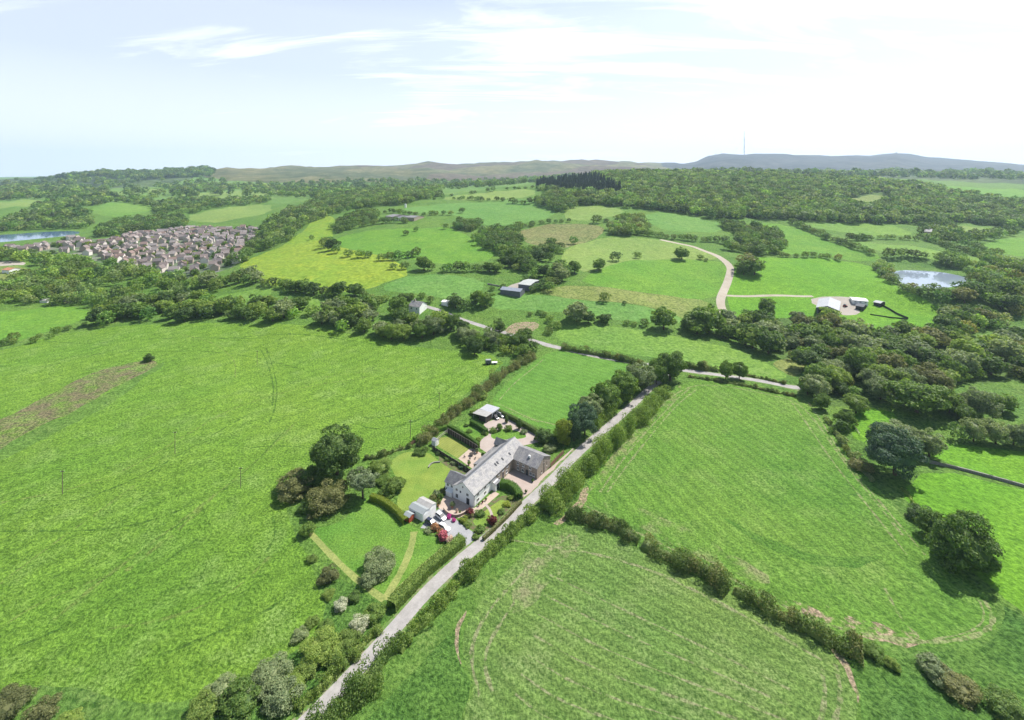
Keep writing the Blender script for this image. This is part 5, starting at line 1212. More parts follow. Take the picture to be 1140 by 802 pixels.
def gable_walls(x0, x1, y0, y1, eave, ridge, axis='x', z0=-.3):
    mb = MB()
    if axis == 'x': mb.prism([(y0, z0), (y1, z0), (y1, eave), ((y0 + y1) / 2, ridge), (y0, eave)], 'x', x0, x1)
    else: mb.prism([(x0, z0), (x1, z0), (x1, eave), ((x0 + x1) / 2, ridge), (x0, eave)], 'y', y0, y1)
    return mb
def opening(parent, face, off, a, z, w, h, kind='window', mat=None, pane=None, proud=.05):
    """window (frame + pane) or door on a wall. face: '-x','+x','-y','+y'; off: wall plane; a: centre along the wall; z: centre height"""
    f = MB(); p = MB(); b = .09
    def bx(mb, a0, a1, z0, z1, d0, d1):
        if face[1] == 'x':
            s = -1 if face[0] == '-' else 1; xs = sorted((off + s * d0, off + s * d1)); mb.box(xs[0], xs[1], a0, a1, z0, z1)
        else:
            s = -1 if face[0] == '-' else 1; ys = sorted((off + s * d0, off + s * d1)); mb.box(a0, a1, ys[0], ys[1], z0, z1)
    a0, a1, z0, z1 = a - w / 2, a + w / 2, z - h / 2, z + h / 2
    if kind == 'window':
        bx(f, a0, a0 + b, z0, z1, -.05, proud); bx(f, a1 - b, a1, z0, z1, -.05, proud)
        bx(f, a0 + b, a1 - b, z0, z0 + b, -.05, proud); bx(f, a0 + b, a1 - b, z1 - b, z1, -.05, proud)
        if w > .9: bx(f, a - .04, a + .04, z0 + b, z1 - b, -.05, proud * .8)
        o = f.build('window', mat or M_FRAME, parent)
        bx(p, a0 + b, a1 - b, z0 + b, z1 - b, -.04, .012); p.build('pane', pane or M_GLASS, o)
        s = MB(); bx(s, a0 - .08, a1 + .08, z0 - .09, z0 - .002, -.04, proud + .07); s.build('sill', M_FRAME, o)
    else:
        bx(f, a0, a1, z0, z1, -.05, proud); o = f.build('door', mat or M_DOOR, parent)
        bx(p, a1 - .2, a1 - .1, z - .05, z + .05, proud, proud + .05); p.build('handle', M_STEEL, o)
    return o

# --- the farmhouse
loc, rz = frame_of((527.6, 564.9), 32.5)
h = empty('farmhouse', loc, rz); tag(h, 'long farmhouse with white gable, stone middle and pale slate roof', 'house')
HL, HW, HE, HR = 33.5, 9.2, 4.2, 6.9
gable_walls(0, 13.5, 0, HW, HE, HR).build('wall', M_WHITE, h)
w2 = gable_walls(13.5, HL, .05, HW - .05, HE, HR - .02).build('wall', M_STONE, h); w2['label'] = 'brown stone walling of the far half'
rf = gable_roof(0, HL, 0, HW, HE, HR).build('roof', M_SLATE, h)
m = MB(); m.tube((-.3, HW / 2, HR + .16), (HL + .3, HW / 2, HR + .16), .13, n=6); m.build('ridge', M_LEAD, rf)
m = MB(); m.slab([(-.31, HW / 2, HR + .20), (HL + .31, HW / 2, HR + .20), (HL + .31, HW + .34, HE - .10), (-.31, HW + .34, HE - .10)], .04); o = m.build('roof', M_SLATED, h); o['label'] = 'rear roof slope with its shade put into the slate colour'  # thin darker slab: shade of the rear slope put into the slate colour
for x, y in ((16.2, 2.1), (17.5, 2.1), (20.6, 1.9), (25.2, 1.6)):
    zz = HE + (HR - HE) * y / (HW / 2) + .16; sl_ = (HR - HE) / (HW / 2); m = MB()
    m.slab([(x - .35, y - .5, zz - .5 * sl_ + .07), (x + .35, y - .5, zz - .5 * sl_ + .07), (x + .35, y + .5, zz + .5 * sl_ + .07), (x - .35, y + .5, zz + .5 * sl_ + .07)], .1)
    m.build('skylight', M_GLASS, h)
for a, z, w_, h_ in ((7.6, 3.35, 1.0, 1.0), (5.9, 3.2, .8, .95), (4.85, 5.2, .65, .8), (2.8, 3.25, 1.1, 1.05), (7.5, 1.2, 1.2, 1.5)): opening(h, '-x', 0, a, z, w_, h_)
opening(h, '-x', 0, 2.6, 1.05, 1.3, 2.1, 'door')
for a, z, w_, h_ in ((2.3, 3.2, 1.4, 1.05), (2.3, 1.25, 1.5, 1.15), (6.6, 3.2, 1.3, 1.05), (6.6, 1.25, 1.4, 1.15), (9.6, 3.2, 1.0, 1.0)): opening(h, '-y', 0, a, z, w_, h_)
for a, z, w_, h_ in ((15.5, 3.2, 1.0, 1.0), (18.2, 3.2, 1.0, 1.0), (21.2, 3.2, 1.0, 1.0), (15.5, 1.3, 1.2, 1.2), (20.6, 1.3, 1.2, 1.2)): opening(h, '-y', .05, a, z, w_, h_)
opening(h, '-y', .05, 18.2, 1.05, 1.0, 2.1, 'door')
m = MB(); m.prism([(-1.8, -.2), (-.02, -.2), (-.02, 2.75), (-.9, 3.0), (-1.8, 2.4)], 'x', 10.6, 13.2); pch = m.build('porch', M_WHITE, h)
m = MB(); m.slab([(10.4, -2.0, 2.55), (13.4, -2.0, 2.55), (13.4, -.03, 3.2), (10.4, -.03, 3.2)], .1); m.build('porch_roof', M_SLATEM, pch)
m = MB(); m.box(11.2, 12.6, -1.86, -1.79, .2, 2.2); m.build('pane', M_GLASS, pch)
for x in (13.4, .15):
    m = MB(); m.tube((x, -.08, 0), (x, -.08, HE - .2), .06, n=6); m.build('downpipe', M_BLACK, h)
m = MB(); m.tube((-.3, -.42, HE - .28), (HL, -.42, HE - .28), .07, n=6); m.build('gutter', M_BLACK, h)
# rear wing beside the white gable
gable_walls(.9, 7.2, HW - .6, 13.6, 3.8, 5.9, 'y').build('wall', M_WHITE, h)
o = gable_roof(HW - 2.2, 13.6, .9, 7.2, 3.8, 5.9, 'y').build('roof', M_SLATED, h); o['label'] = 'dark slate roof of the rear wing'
for a, z in ((12.4, 2.9), (10.6, 2.9)): opening(h, '-x', .9, a, z, 1.0, 1.0)
opening(h, '-x', .9, 12.9, 1.2, .9, 1.2)
m = MB(); m.box(-.5, .88, 9.5, 12.2, -.2, 1.7); m.prism([(-.7, 1.7), (.88, 1.7), (.88, 2.2)], 'y', 9.4, 12.3); m.build('lean_to', M_WHITE2, h)
# rear lean-to and small cross gable at the far end
m = MB(); m.prism([(HW + .36, -.3), (HW + 2.6, -.3), (HW + 2.6, 2.9), (HW + .36, 3.5)], 'x', 15.5, 29); m.build('lean_to', M_STONE, h)
m = MB(); m.slab([(15.3, HW + .36, 3.78), (29.2, HW + .36, 3.78), (29.2, HW + 2.9, 2.98), (15.3, HW + 2.9, 2.98)], .12); o = m.build('roof', M_SLATEM, h); o['label'] = 'lower roof along the back'
gable_walls(29.4, 33.0, 6.4, 11.8, 4.2, 5.9, 'y').build('wall', M_STONE, h)
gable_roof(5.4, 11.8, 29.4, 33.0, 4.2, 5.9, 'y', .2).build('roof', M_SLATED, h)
opening(h, '-x', 29.4, 10.6, 3.3, 1.2, 1.3)

# --- stone wing (barn) beside the lane
loc, rz = frame_of((597.9, 534.1), 35.0)
b = empty('barn', loc, rz); tag(b, 'square stone barn conversion with grey slate roof, gable to the lane', 'barn')
BX, BY, BE, BR = 9.8, 11.2, 4.05, 6.4
gable_walls(0, BX, 0, BY, BE, BR, 'y').build('wall', M_STONED, b)
gable_roof(0, BY, 0, BX, BE, BR, 'y', .25).build('roof', M_SLATEM, b)
for a, z, w_, h_ in ((3.1, 3.15, 1.0, 1.2), (6.2, 3.15, .95, 1.05), (8.7, 3.1, .95, 1.05), (2.9, 1.2, 1.05, 1.2), (1.5, 1.2, .95, 1.1), (8.6, 1.2, .95, 1.3), (6.4, 1.2, 1.05, 1.2)): opening(b, '-x', 0, a, z, w_, h_)
opening(b, '-x', 0, 4.5, 1.05, 1.0, 2.1, 'door')
for a, z, w_, h_ in ((4.9, 4.7, .4, 1.3), (6.9, 2.7, .4, 1.7), (3.2, 1.4, .6, 1.0)): opening(b, '-y', 0, a, z, w_, h_, mat=M_STONED)
m = MB(); m.tube((4.9, -.1, 0), (4.9, -.1, 4.6), .07, n=6); m.build('downpipe', M_BLACK, b)
m = MB(); m.box(2.2, 2.75, 4.6, 5.3, BE + 1.2, BE + 2.15); m.build('roof_vent', M_FRAME, b)
m = MB(); m.box(2.05, 2.9, 4.45, 5.45, BE + 1.1, BE + 1.62); m.build('flashing', M_LEAD, b)
# link between barn and house
loc2 = loc

# --- garages, shed, outbuilding
def small_garage(o_px, az, wx, dy, eave, ridge, wall, roof, name, label, cat, door_w, door_mat, door_face='-y', window=False):
    loc, rz = frame_of(o_px, az); g = empty(name, loc, rz); tag(g, label, cat)
    gable_walls(0, wx, 0, dy, eave, ridge, 'y').build('wall', wall, g)
    gable_roof(0, dy, 0, wx, eave, ridge, 'y', .12, .1).build('roof', roof, g)
    if door_face == '-y': opening(g, '-y', 0, wx / 2, 1.02, door_w, 2.04, 'door', door_mat)
    else: opening(g, '-x', 0, dy / 2, 1.0, door_w, 1.9, 'door', door_mat)
    if window: opening(g, '-x', 0, dy * .6, 1.5, .9, .8)
    return g
small_garage((470.8, 581.2), 33, 3.3, 6.4, 2.35, 2.95, M_WHITE, M_FELT, 'garage', 'white garage with grey felt roof next to the red shed', 'garage', 2.5, M_FRAME, window=True)
small_garage((477.6, 575.4), 33, 3.5, 6.0, 2.45, 3.05, M_WHITE, M_CORR, 'garage', 'white garage with paler roof, farther from the red shed', 'garage', 2.5, M_FRAME)
small_garage((455.8, 582.6), 33, 2.2, 2.6, 1.75, 2.2, M_REDWOOD, M_FELT, 'shed', 'small red wooden shed with blue-grey roof at the end of the curved hedge', 'shed', .9, M_REDWOOD)
small_garage((484.8, 497.4), 33, 2.2, 2.2, 2.0, 2.7, M_WHITE2, M_LEAD, 'summerhouse', 'small white summerhouse at the corner of the striped lawn', 'summerhouse', .9, M_FRAME)
def atz(px, py, z):
    dx, dy, dz = rays(px, py); t = (z - HCAM) / float(dz); return Vector((float(dx) * t, float(dy) * t, z))
loc, rz = frame_of((541.2, 471.4), 35); g = empty('outbuilding', loc, rz); tag(g, 'low outbuilding with pale corrugated roofs at the top of the yard', 'outbuilding')
m = MB(); m.prism([(0, -.2), (4.4, -.2), (4.4, 2.3), (0, 2.9)], 'x', .3, 4.3); m.poly([], []); m.build('wall', M_DARKWOOD, g)
m = MB(); m.box(4.35, 10.2, .4, 7.2, -.2, 2.45); m.build('wall', M_WHITE2, g)
m = MB(); m.slab([(-.2, -.3, 3.08), (4.6, -.3, 3.08), (4.6, 8.0, 2.45), (-.2, 8.0, 2.45)], .1); m.build('roof', M_CORR, g)
m = MB(); m.slab([(4.62, -.2, 2.95), (10.5, -.2, 2.95), (10.5, 7.6, 2.62), (4.62, 7.6, 2.62)], .1); o = m.build('roof', M_CORRW, g); o['label'] = 'whiter far half of the roof'
opening(g, '-y', .4, 7.2, 1.0, 2.6, 2.0, 'door', M_DARKWOOD)
for y in (.2, 7.6):
    m = MB(); m.tube((.1, y, 0), (.1, y, 2.5), .07, n=6); m.build('post', M_PALEWOOD, g)

# --- fences, walls, trellis
M_FENCE = plain_mat('dark_green_boards', (.045, .06, .035), .85, .1, var=.3)
def fence(px, hgt, name, label, cat, pmat, bmat, gap=2.0, rails=None, post=.06, thick=.04, z0=.05, world=None, boards=True):
    p = ground(px) if world is None else np.asarray(world, float)
    p = densify(p, gap, False); o = empty(name, (p[0][0], p[0][1], float(height(*p[0])))); base = o.location.copy(); tag(o, label, cat)
    zz = [float(height(*q)) for q in p]; k = 0
    for q, z in list(zip(p, zz))[:100]:
        m = MB(); c = Vector((q[0], q[1], z)) - base; m.box(c.x - post, c.x + post, c.y - post, c.y + post, c.z - .2, c.z + hgt + .08); m.build('post', pmat, o)
    def strip(za, zb, mt, nm):
        m = MB()
        for i in range(len(p) - 1):
            a = Vector((p[i][0], p[i][1], zz[i])) - base; b = Vector((p[i + 1][0], p[i + 1][1], zz[i + 1])) - base
            d = (b - a); n = Vector((-d.y, d.x, 0)).normalized() * thick
            P = []
            for s in (a, b):
                for sgn in (-1, 1):
                    for z in (za, zb): P.append(s + n * sgn + Vector((0, 0, z)))
            m.poly(P, [(0, 1, 5, 4), (2, 6, 7, 3), (1, 3, 7, 5), (0, 4, 6, 2), (0, 2, 3, 1), (4, 5, 7, 6)])
        m.build(nm, mt, o)
    if boards: strip(z0, hgt, bmat, 'panel')
    for r in (rails or ()): strip(r - .05, r + .05, pmat, 'rail')
    return o
fence([(481.5, 500.5), (503, 514), (526, 528.5)], 1.5, 'fence', 'dark fence with pale posts along the near side of the striped lawn', 'fence', M_PALEWOOD, M_DARKWOOD, 2.4, post=.05)
fence([(498.5, 482.5), (514, 491.5), (532, 502.5)], 2.3, 'trellis', 'tall dark trellis with pale posts behind the striped lawn', 'trellis', M_PALEWOOD, M_DARKWOOD, 1.8, [2.25], post=.06)
fence([(482, 496), (490, 488), (498, 482)], 1.4, 'fence', 'open pale fence on the meadow side of the striped lawn', 'fence', M_PALEWOOD, M_PALEWOOD, 1.5, [.6, 1.3], boards=False)
fence([(453, 499), (459, 495), (466, 491)], 1.3, 'fence', 'short red-brown wooden fence at the meadow corner of the garden', 'fence', M_BROWNWOOD, M_BROWNWOOD, 1.8)
fence([(613.2, 520.5), (620, 513), (627.5, 505.5)], 1.7, 'fence', 'brown close-boarded fence beside the lane past the barn', 'fence', M_BROWNWOOD, M_BROWNWOOD, 1.9)
fence([(945, 467.5), (951, 476), (957, 485)], 1.1, 'fence', 'pale post-and-rail fence in the grassy clearing', 'fence', M_PALEWOOD, M_PALEWOOD, 2.4, [.5, 1.0], boards=False)
fence([(980, 339.5), (990, 345), (999, 350.5), (1011, 355.5)], 1.5, 'fence', 'dark boarded fence running down from the huts', 'fence', M_FENCE, M_FENCE, 6, post=.12, thick=.15)
fence([(1010, 356), (992, 354.5), (969, 351)], 1.1, 'fence', 'dark boarded fence along the lower paddock edge', 'fence', M_FENCE, M_FENCE, 6, post=.12, thick=.15)
def wall_strip(px, w, hgt, mat, label, name='wall', cat='wall', cap=None):
    p = smooth_ring(ground(px), 2, False); p = densify(p, 1.5, False); t = np.gradient(p, axis=0); t /= np.linalg.norm(t, axis=1)[:, None]; n = np.stack([-t[:, 1], t[:, 0]], 1)
    z = height(p[:, 0], p[:, 1]); base = np.array([p[0, 0], p[0, 1], z[0]])
    def ringmesh(wd, a, b):
        R = []
        for s, zz in ((-1, a), (-1, b), (1, b), (1, a)): R.append(np.concatenate([p + n * wd * .5 * s, (z + zz)[:, None]], 1) - base)
        R = np.stack(R, 1); k = len(p); ii = np.arange(k * 4).reshape(k, 4)
        Q = np.concatenate([np.stack([ii[:-1, j], ii[1:, j], ii[1:, (j + 1) % 4], ii[:-1, (j + 1) % 4]], 1) for j in range(4)] + [ii[[0]][:, ::-1], ii[[-1]]])
        return R.reshape(-1, 3), Q
    V, Q = ringmesh(w, -.2, hgt); o = obj(name, np_mesh(name, V, Q, mat), None, Vector(base)); tag(o, label, cat)
    if cap: V, Q = ringmesh(w * 1.25, hgt + .004, hgt + .12); obj('coping', np_mesh('coping', V, Q, cap), o)
    return o
wall_strip([(494, 567.5), (497.5, 572), (505, 575.8), (512, 575.2), (520, 570.5)], .4, .75, M_BRICKW, 'curved brown retaining wall of the terrace above the driveway', cap=M_FLAGS)
wall_strip([(477, 521), (479, 517.5), (483, 515.5), (490, 515)], .4, .45, M_DRYWALL, 'low curved stone garden wall on the lawn')
wall_strip([(1022, 513), (1060, 521), (1100, 531.5), (1145, 544), (1260, 574)], .45, .9, M_DRYWALL, 'dry stone wall dividing the bright pastures on the right', 'stone_wall', cap=M_DRYWALL)
wall_strip([(543, 317), (556, 319.5)], .5, 1.2, M_DRYWALL, 'short dark wall by the long shed farm', 'stone_wall')

# --- terrace furniture and pots
def table(px, py, r, label, mat=M_DARKWOOD):
    c = at(px, py); o = empty('garden_table', c); tag(o, label, 'table')
    m = MB(); m.tube((0, 0, .70), (0, 0, .75), r, n=14); m.build('table_top', mat, o)
    for i in range(4):
        a = i * PI / 2 + .7; m = MB(); m.tube((r * .7 * math.cos(a), r * .7 * math.sin(a), 0), (r * .6 * math.cos(a), r * .6 * math.sin(a), .70), .04, n=6); m.build('leg', mat, o)
    return o
def chair(px, py, rz, label):
    o = empty('garden_chair', at(px, py), rz); tag(o, label, 'chair')
    m = MB(); m.box(-.27, .27, -.27, .27, .40, .46); m.build('seat', M_DARKWOOD, o)
    m = MB(); m.box(-.27, .27, .22, .28, .46, .98); m.build('backrest', M_DARKWOOD, o)
    for x in (-.24, .24):
        for y in (-.24, .24): m = MB(); m.box(x - .025, x + .025, y - .025, y + .025, 0, .40); m.build('leg', M_DARKWOOD, o)
table(525, 507.2, 1.0, 'large dark round table on the sandstone terrace')
table(523, 512.3, .45, 'small dark side table on the sandstone terrace')
chair(517.3, 509.6, 1.2, 'dark garden chair nearest the striped lawn'); chair(529, 511.2, -1.3, 'dark garden chair on the house side of the terrace'); chair(526.5, 504.3, 0.2, 'dark garden chair behind the large round table')
def pot(px, py, s, label, mat=M_TERRA, leaf=L_MID):
    c = at(px, py); o = empty('plant_pot', c); tag(o, label, 'plant pot')
    m = MB(); m.tube((0, 0, 0), (0, 0, .5 * s), .2 * s, .3 * s, 10); m.build('pot', mat, o)
    e = obj('plant', crown_mesh('plant', int(px), 260, .2, 'bush', leaf), o, (0, 0, .45 * s)); e.scale = (s, s, s)
pot(522, 518, 1.2, 'potted plant at the near end of the sandstone terrace'); pot(537.5, 510, 1.6, 'dark potted shrub against the house on the terrace', leaf=L_DARK); pot(531, 504.5, 1.5, 'grey-leaved pot where terrace meets trellis', leaf=L_GREY)
pot(503.5, 565.5, 1.6, 'pale potted olive on the terrace by the white gable', leaf=L_GREY); pot(508.5, 571, 1.0, 'pot of pink flowers on the round terrace', leaf=L_PALEPINK); pot(512, 572, .8, 'small pot at the edge of the round terrace')
pot(533, 563.5, .8, 'first flower pot along the white front wall'); pot(537, 560.5, .7, 'second flower pot along the white front wall', leaf=L_RED); pot(541, 557.5, .8, 'third flower pot along the white front wall')
pot(593, 537, .9, 'dark planter at the near corner of the barn', M_BLACK); pot(585.5, 549, .9, 'dark planter beside the courtyard entrance', M_BLACK)
pot(488, 563, 1.7, 'reddish potted bush between garage and terrace', leaf=L_BROWN)
for i, (px, py, s) in enumerate([(482, 556, 1.6), (486, 551, 1.8), (490, 554, 1.4), (493, 549, 1.6), (497, 546, 1.5), (481, 561, 1.4)]):
    p = ground([(px, py)])[0]; plant('bush', p[0], p[1], s * 1.6, s * 1.1, ['brown', 'grey', 'mid'][i % 3], ['brownish', 'grey-green', 'mid green'][i % 3] + ' rockery shrub between the garages and the lawn', 'rockery shrubs ' + ['brown', 'grey', 'green'][i % 3], 'far', i % 3)

# --- cars
M_CARW = plain_mat('white_paint', (.80, .80, .80), .25, .5, var=.02); M_CARD = plain_mat('dark_blue_paint', (.035, .04, .07), .22, .5, var=.05); M_CARS = plain_mat('silver_paint', (.55, .56, .58), .28, .5, .3, .03); M_CARB = plain_mat('black_paint', (.025, .025, .028), .25, .5, var=.05)
M_TYRE = plain_mat('tyre', (.02, .02, .02), .9, .1); M_LAMP = plain_mat('lamp_glass', (.75, .75, .72), .15, .6, var=.02); M_TAIL = plain_mat('tail_lamp', (.4, .02, .02), .2, .5)
def car(p0, p1, paint, label, L=4.3, W=1.78, H=1.48, suv=0.0):
    """hatchback whose tail stands at p0 and whose nose points to p1 (pixels)"""
    a, b_ = at(*p0), at(*p1); c = (a + b_) * .5; d = b_ - a; o = empty('parked_car', (c.x, c.y, float(height(c.x, c.y)) + .012), math.atan2(d.y, d.x)); tag(o, label, 'car')
    H += suv
    # lofted cross sections from tail to nose: (x, half width, belt height, roof height or None)
    sec = [(-.5, .86, .62), (-.48, .95, .93), (-.25, 1.0, .96), (.10, 1.0, .94), (.26, .98, .90), (.42, .92, .78), (.5, .80, .58)]
    m = MB(); P = []
    for x, hw, zt in sec:
        hw *= W / 2; P.append([(x * L, -hw * .94, .22), (x * L, -hw, .5), (x * L, -hw * .95, zt), (x * L, hw * .95, zt), (x * L, hw, .5), (x * L, hw * .94, .22)])
    n = 6; flat = [q for s in P for q in s]; fs = [tuple(range(n - 1, -1, -1)), tuple(range((len(P) - 1) * n, len(P) * n))]
    for i in range(len(P) - 1): fs += [(i * n + j, i * n + (j + 1) % n, (i + 1) * n + (j + 1) % n, (i + 1) * n + j) for j in range(n)]
    m.poly(flat, fs); m.build('body', paint, o, bevel=.03, smooth=False)
    cab = [(-.47, .66, .95), (-.40, .66, H - .05), (-.30, .67, H), (.02, .67, H), (.25, .70, .93)]
    # roof on pillars, glass below
    wb, wt = W / 2 * .93, W / 2 * .72
    x0, x1, x2, x3 = -.47 * L, -.36 * L, .02 * L, .25 * L
    m = MB(); m.poly([(x1 - .1, -wt, H - .04), (x2 + .05, -wt, H - .02), (x2 + .05, wt, H - .02), (x1 - .1, wt, H - .04), (x1, -wt * .9, H + .02), (x2 - .1, -wt * .9, H + .03), (x2 - .1, wt * .9, H + .03), (x1, wt * .9, H + .02)],
                     [(4, 5, 6, 7), (0, 1, 5, 4), (1, 2, 6, 5), (2, 3, 7, 6), (3, 0, 4, 7), (0, 3, 2, 1)]); m.build('roof', paint, o)
    def pane(nm, q): mm = MB(); c_ = sum((Vector(v) for v in q), Vector()) / 4; mm.poly([Vector(v) for v in q] + [Vector(v) + (Vector((0, 0, .9)) - c_).normalized() * .04 for v in q], [(0, 1, 2, 3), (7, 6, 5, 4), (0, 4, 5, 1), (1, 5, 6, 2), (2, 6, 7, 3), (3, 7, 4, 0)]); mm.build(nm, M_GLASS, o)
    pane('windscreen', [(x3, -wb, .93), (x3, wb, .93), (x2 + .05, wt, H - .03), (x2 + .05, -wt, H - .03)])
    pane('rear_window', [(x0, wb, .95), (x0, -wb, .95), (x1 - .1, -wt, H - .05), (x1 - .1, wt, H - .05)])
    for s in (-1, 1): pane('side_window', [(x0 + .08, s * wb, .95), (x3 - .08, s * wb, .94), (x2, s * wt, H - .04), (x1 - .05, s * wt, H - .05)])
    for x in (-.30 * L, .31 * L):
        for s in (-1, 1):
            m = MB(); m.tube((x, s * (W / 2 - .2), .32), (x, s * (W / 2 + .01), .32), .32, n=14); wh = m.build('wheel', M_TYRE, o)
            m = MB(); m.tube((x, s * (W / 2 + .01), .32), (x, s * (W / 2 + .025), .32), .19, n=10); m.build('rim', M_STEEL, wh)
    for s in (-1, 1):
        m = MB(); m.box(.47 * L, .495 * L, min(s * .5, s * .72), max(s * .5, s * .72), .56, .68); m.build('headlight', M_LAMP, o)
        m = MB(); m.box(-.51 * L, -.492 * L, min(s * .5, s * .76), max(s * .5, s * .76), .64, .82); m.build('tail_light', M_TAIL, o)
car((486, 573.5), (495.5, 580.5), M_CARW, 'white car parked nearest the round terrace wall')
car((474, 580.5), (486, 587), M_CARD, 'dark blue car parked in front of the white garage', L=4.5)
car((488, 586), (501, 592.5), M_CARW, 'white car parked beside the orange flowers')
car((547.5, 463.5), (555, 468), M_CARB, 'black car parked beside the low outbuilding', L=4.5, suv=.15)
car((554.5, 461), (561, 465.5), M_CARS, 'silver car parked against the clipped hedge in the top yard')

# --- farm trailer in the meadow corner
c = at(544.5, 405.5); o = empty('farm_trailer', c, .1); tag(o, 'small dark farm trailer with a pale sheet in the far corner of the meadow', 'trailer')
m = MB(); m.box(-2.2, 1.2, -1.2, 1.2, .8, 2.6); m.build('body', M_CLAD, o)
m = MB(); m.box(-2.0, 1.0, -1.0, 1.0, 2.6, 2.75); m.build('cover', M_FELT, o)
m = MB(); m.box(1.6, 5.0, -1.0, 1.0, .6, 1.1); m.build('flatbed', M_WHITE2, o)
m = MB(); m.tube((5.0, 0, .8), (7.6, 0, .6), .12, n=6); m.build('drawbar', M_BLACK, o)
for x in (-1.2, .4, 3.4):
    for s in (-1, 1): m = MB(); m.tube((x, s * .95, .45), (x, s * 1.25, .45), .45, n=12); m.build('wheel', M_TYRE, o)

# --- poles
M_POLE = plain_mat('weathered_pole', (.16, .135, .10), .9, .1, var=.2)
def pole(px, py, h_, label):
    o = empty('utility_pole', at(px, py)); tag(o, label, 'pole')
    m = MB(); m.tube((0, 0, -.3), (0, 0, h_), .12, .09, 8); m.build('pole', M_POLE, o)
    m = MB(); m.box(-.7, .7, -.06, .06, h_ - .6, h_ - .45); m.build('crossarm', M_DARKWOOD, o)
    for x in (-.6, .6): m = MB(); m.tube((x, 0, h_ - .45), (x, 0, h_ - .2), .05, n=6); m.build('insulator', M_LAMP, o)
pole(194.8, 505, 9, 'wooden utility pole standing in the middle of the great meadow'); pole(286.3, 406, 8.5, 'wooden utility pole beside the wheel ruts high in the meadow')
pole(457, 487, 7.5, 'wooden pole close to the brownish thorn hedge'); pole(489, 455, 8, 'wooden pole beyond the thorn hedge on the meadow side'); pole(69.5, 550, 8.5, 'thin pole at the left of the great meadow'); pole(268, 543, 7.5, 'thin pole in the meadow left of the tall oak')

# --- distant farm buildings
def px_building(name, label, cat, eave_px, hgt, ridge_h, wall, roof, axis='x', extra=None):
    """eave corners (near-left, near-right, far-right) in pixels at eave height over the local ground"""
    g0 = at(*eave_px[0]); zb = g0.z
    a, b_, c = (atz(p[0], p[1], zb + hgt) for p in eave_px)
    zg = float(height((a.x + c.x) / 2, (a.y + c.y) / 2)); u = (b_ - a); u.z = 0; Lx = u.length; v = Vector((-u.y, u.x, 0)).normalized(); Ly = max(3.0, abs((c - b_).dot(v)))
    o = empty(name, (a.x, a.y, zg), math.atan2(u.y, u.x)); tag(o, label, cat)
    gable_walls(0, Lx, 0, Ly, hgt, ridge_h, axis, -2.0).build('wall', wall, o)
    gable_roof(0, Lx, 0, Ly, hgt, ridge_h, 'x', .35, .15).build('roof', roof, o) if axis == 'x' else gable_roof(0, Ly, 0, Lx, hgt, ridge_h, 'y', .35, .15).build('roof', roof, o)
    return o, Lx, Ly
o, lx, ly = px_building('farm_barn', 'large barn with white metal roof and dark sides in the vivid field', 'barn', [(909, 341.5), (934, 345), (921, 333)], 5.2, 7.6, M_CLAD, M_CORRW, 'y')
for k in range(3):
    m = MB(); m.box(1.2 + k * lx / 3.2, 1.2 + k * lx / 3.2 + lx / 4, -.06, -.01, 0, 4.0); m.build('opening', M_BLACK, o)  # shaded inside of the open bays drawn as black panels on the wall
o, lx, ly = px_building('static_caravan', 'long white static caravan in the yard behind the white-roofed barn', 'caravan', [(949.5, 332.5), (966.5, 334), (967.5, 331)], 2.9, 3.5, M_WHITE, M_WHITE2)
for k in range(3): opening(o, '-y', 0, lx * (k + .5) / 3, 1.7, 1.4, .9)
px_building('hut', 'dark hut with pale roof edge between barn and caravan', 'hut', [(952.5, 338.5), (961, 340), (963, 337.5)], 2.6, 3.4, M_BLACK, M_CLAD)
px_building('hut', 'dark hut at the top end of the dark fence', 'hut', [(972.5, 335), (980, 336.5), (980.5, 334)], 2.4, 3.2, M_BLACK, M_LEAD)
o = empty('farm_machine', at(941, 342), .5); tag(o, 'small red farm machine on the earth yard by the barn', 'machine')
m = MB(); m.box(-1.6, 1.6, -.8, .8, .6, 1.5); m.build('body', plain_mat('machine_red', (.45, .08, .05), .5), o); m = MB(); m.box(-1.4, .1, -.7, .7, 1.5, 2.5); m.build('cab', M_CLAD, o)
for x, r in ((-.9, .8), (1.1, .5)):
    for s in (-1, 1): m = MB(); m.tube((x, s * .8, r), (x, s * 1.15, r), r, n=12); m.build('wheel', M_TYRE, o)
o, lx, ly = px_building('long_shed', 'long dark shed with blue-grey roof at the foot of the slope', 'shed', [(557, 320.5), (579, 323), (578, 319.5)], 3.6, 5.0, M_CLAD, M_CORRB)
px_building('farm_barn', 'low barn with pale grey-green roof behind the long dark shed', 'barn', [(577, 315.5), (590, 317), (602, 311.5)], 3.6, 4.6, M_CLAD, M_CORRG)
o, lx, ly = px_building('cottage', 'white cottage with grey roof at the end of the farm track', 'house', [(455, 338), (467, 339.5), (468, 335)], 4.2, 7.0, M_WHITE, M_SLATEM)
for k in range(2): opening(o, '-y', 0, lx * (k + .5) / 2, 2.6, 1.4, 1.4)
m = MB(); m.box(lx * .2, lx * .2 + .9, ly / 2 - .45, ly / 2 + .45, 6.6, 8.4); m.build('chimney', M_STONE, o)
px_building('garage', 'white flat-looking garage on the track beside the white cottage', 'garage', [(491.5, 334.5), (498.5, 335.3), (499, 333)], 2.4, 3.0, M_WHITE, M_WHITE2)
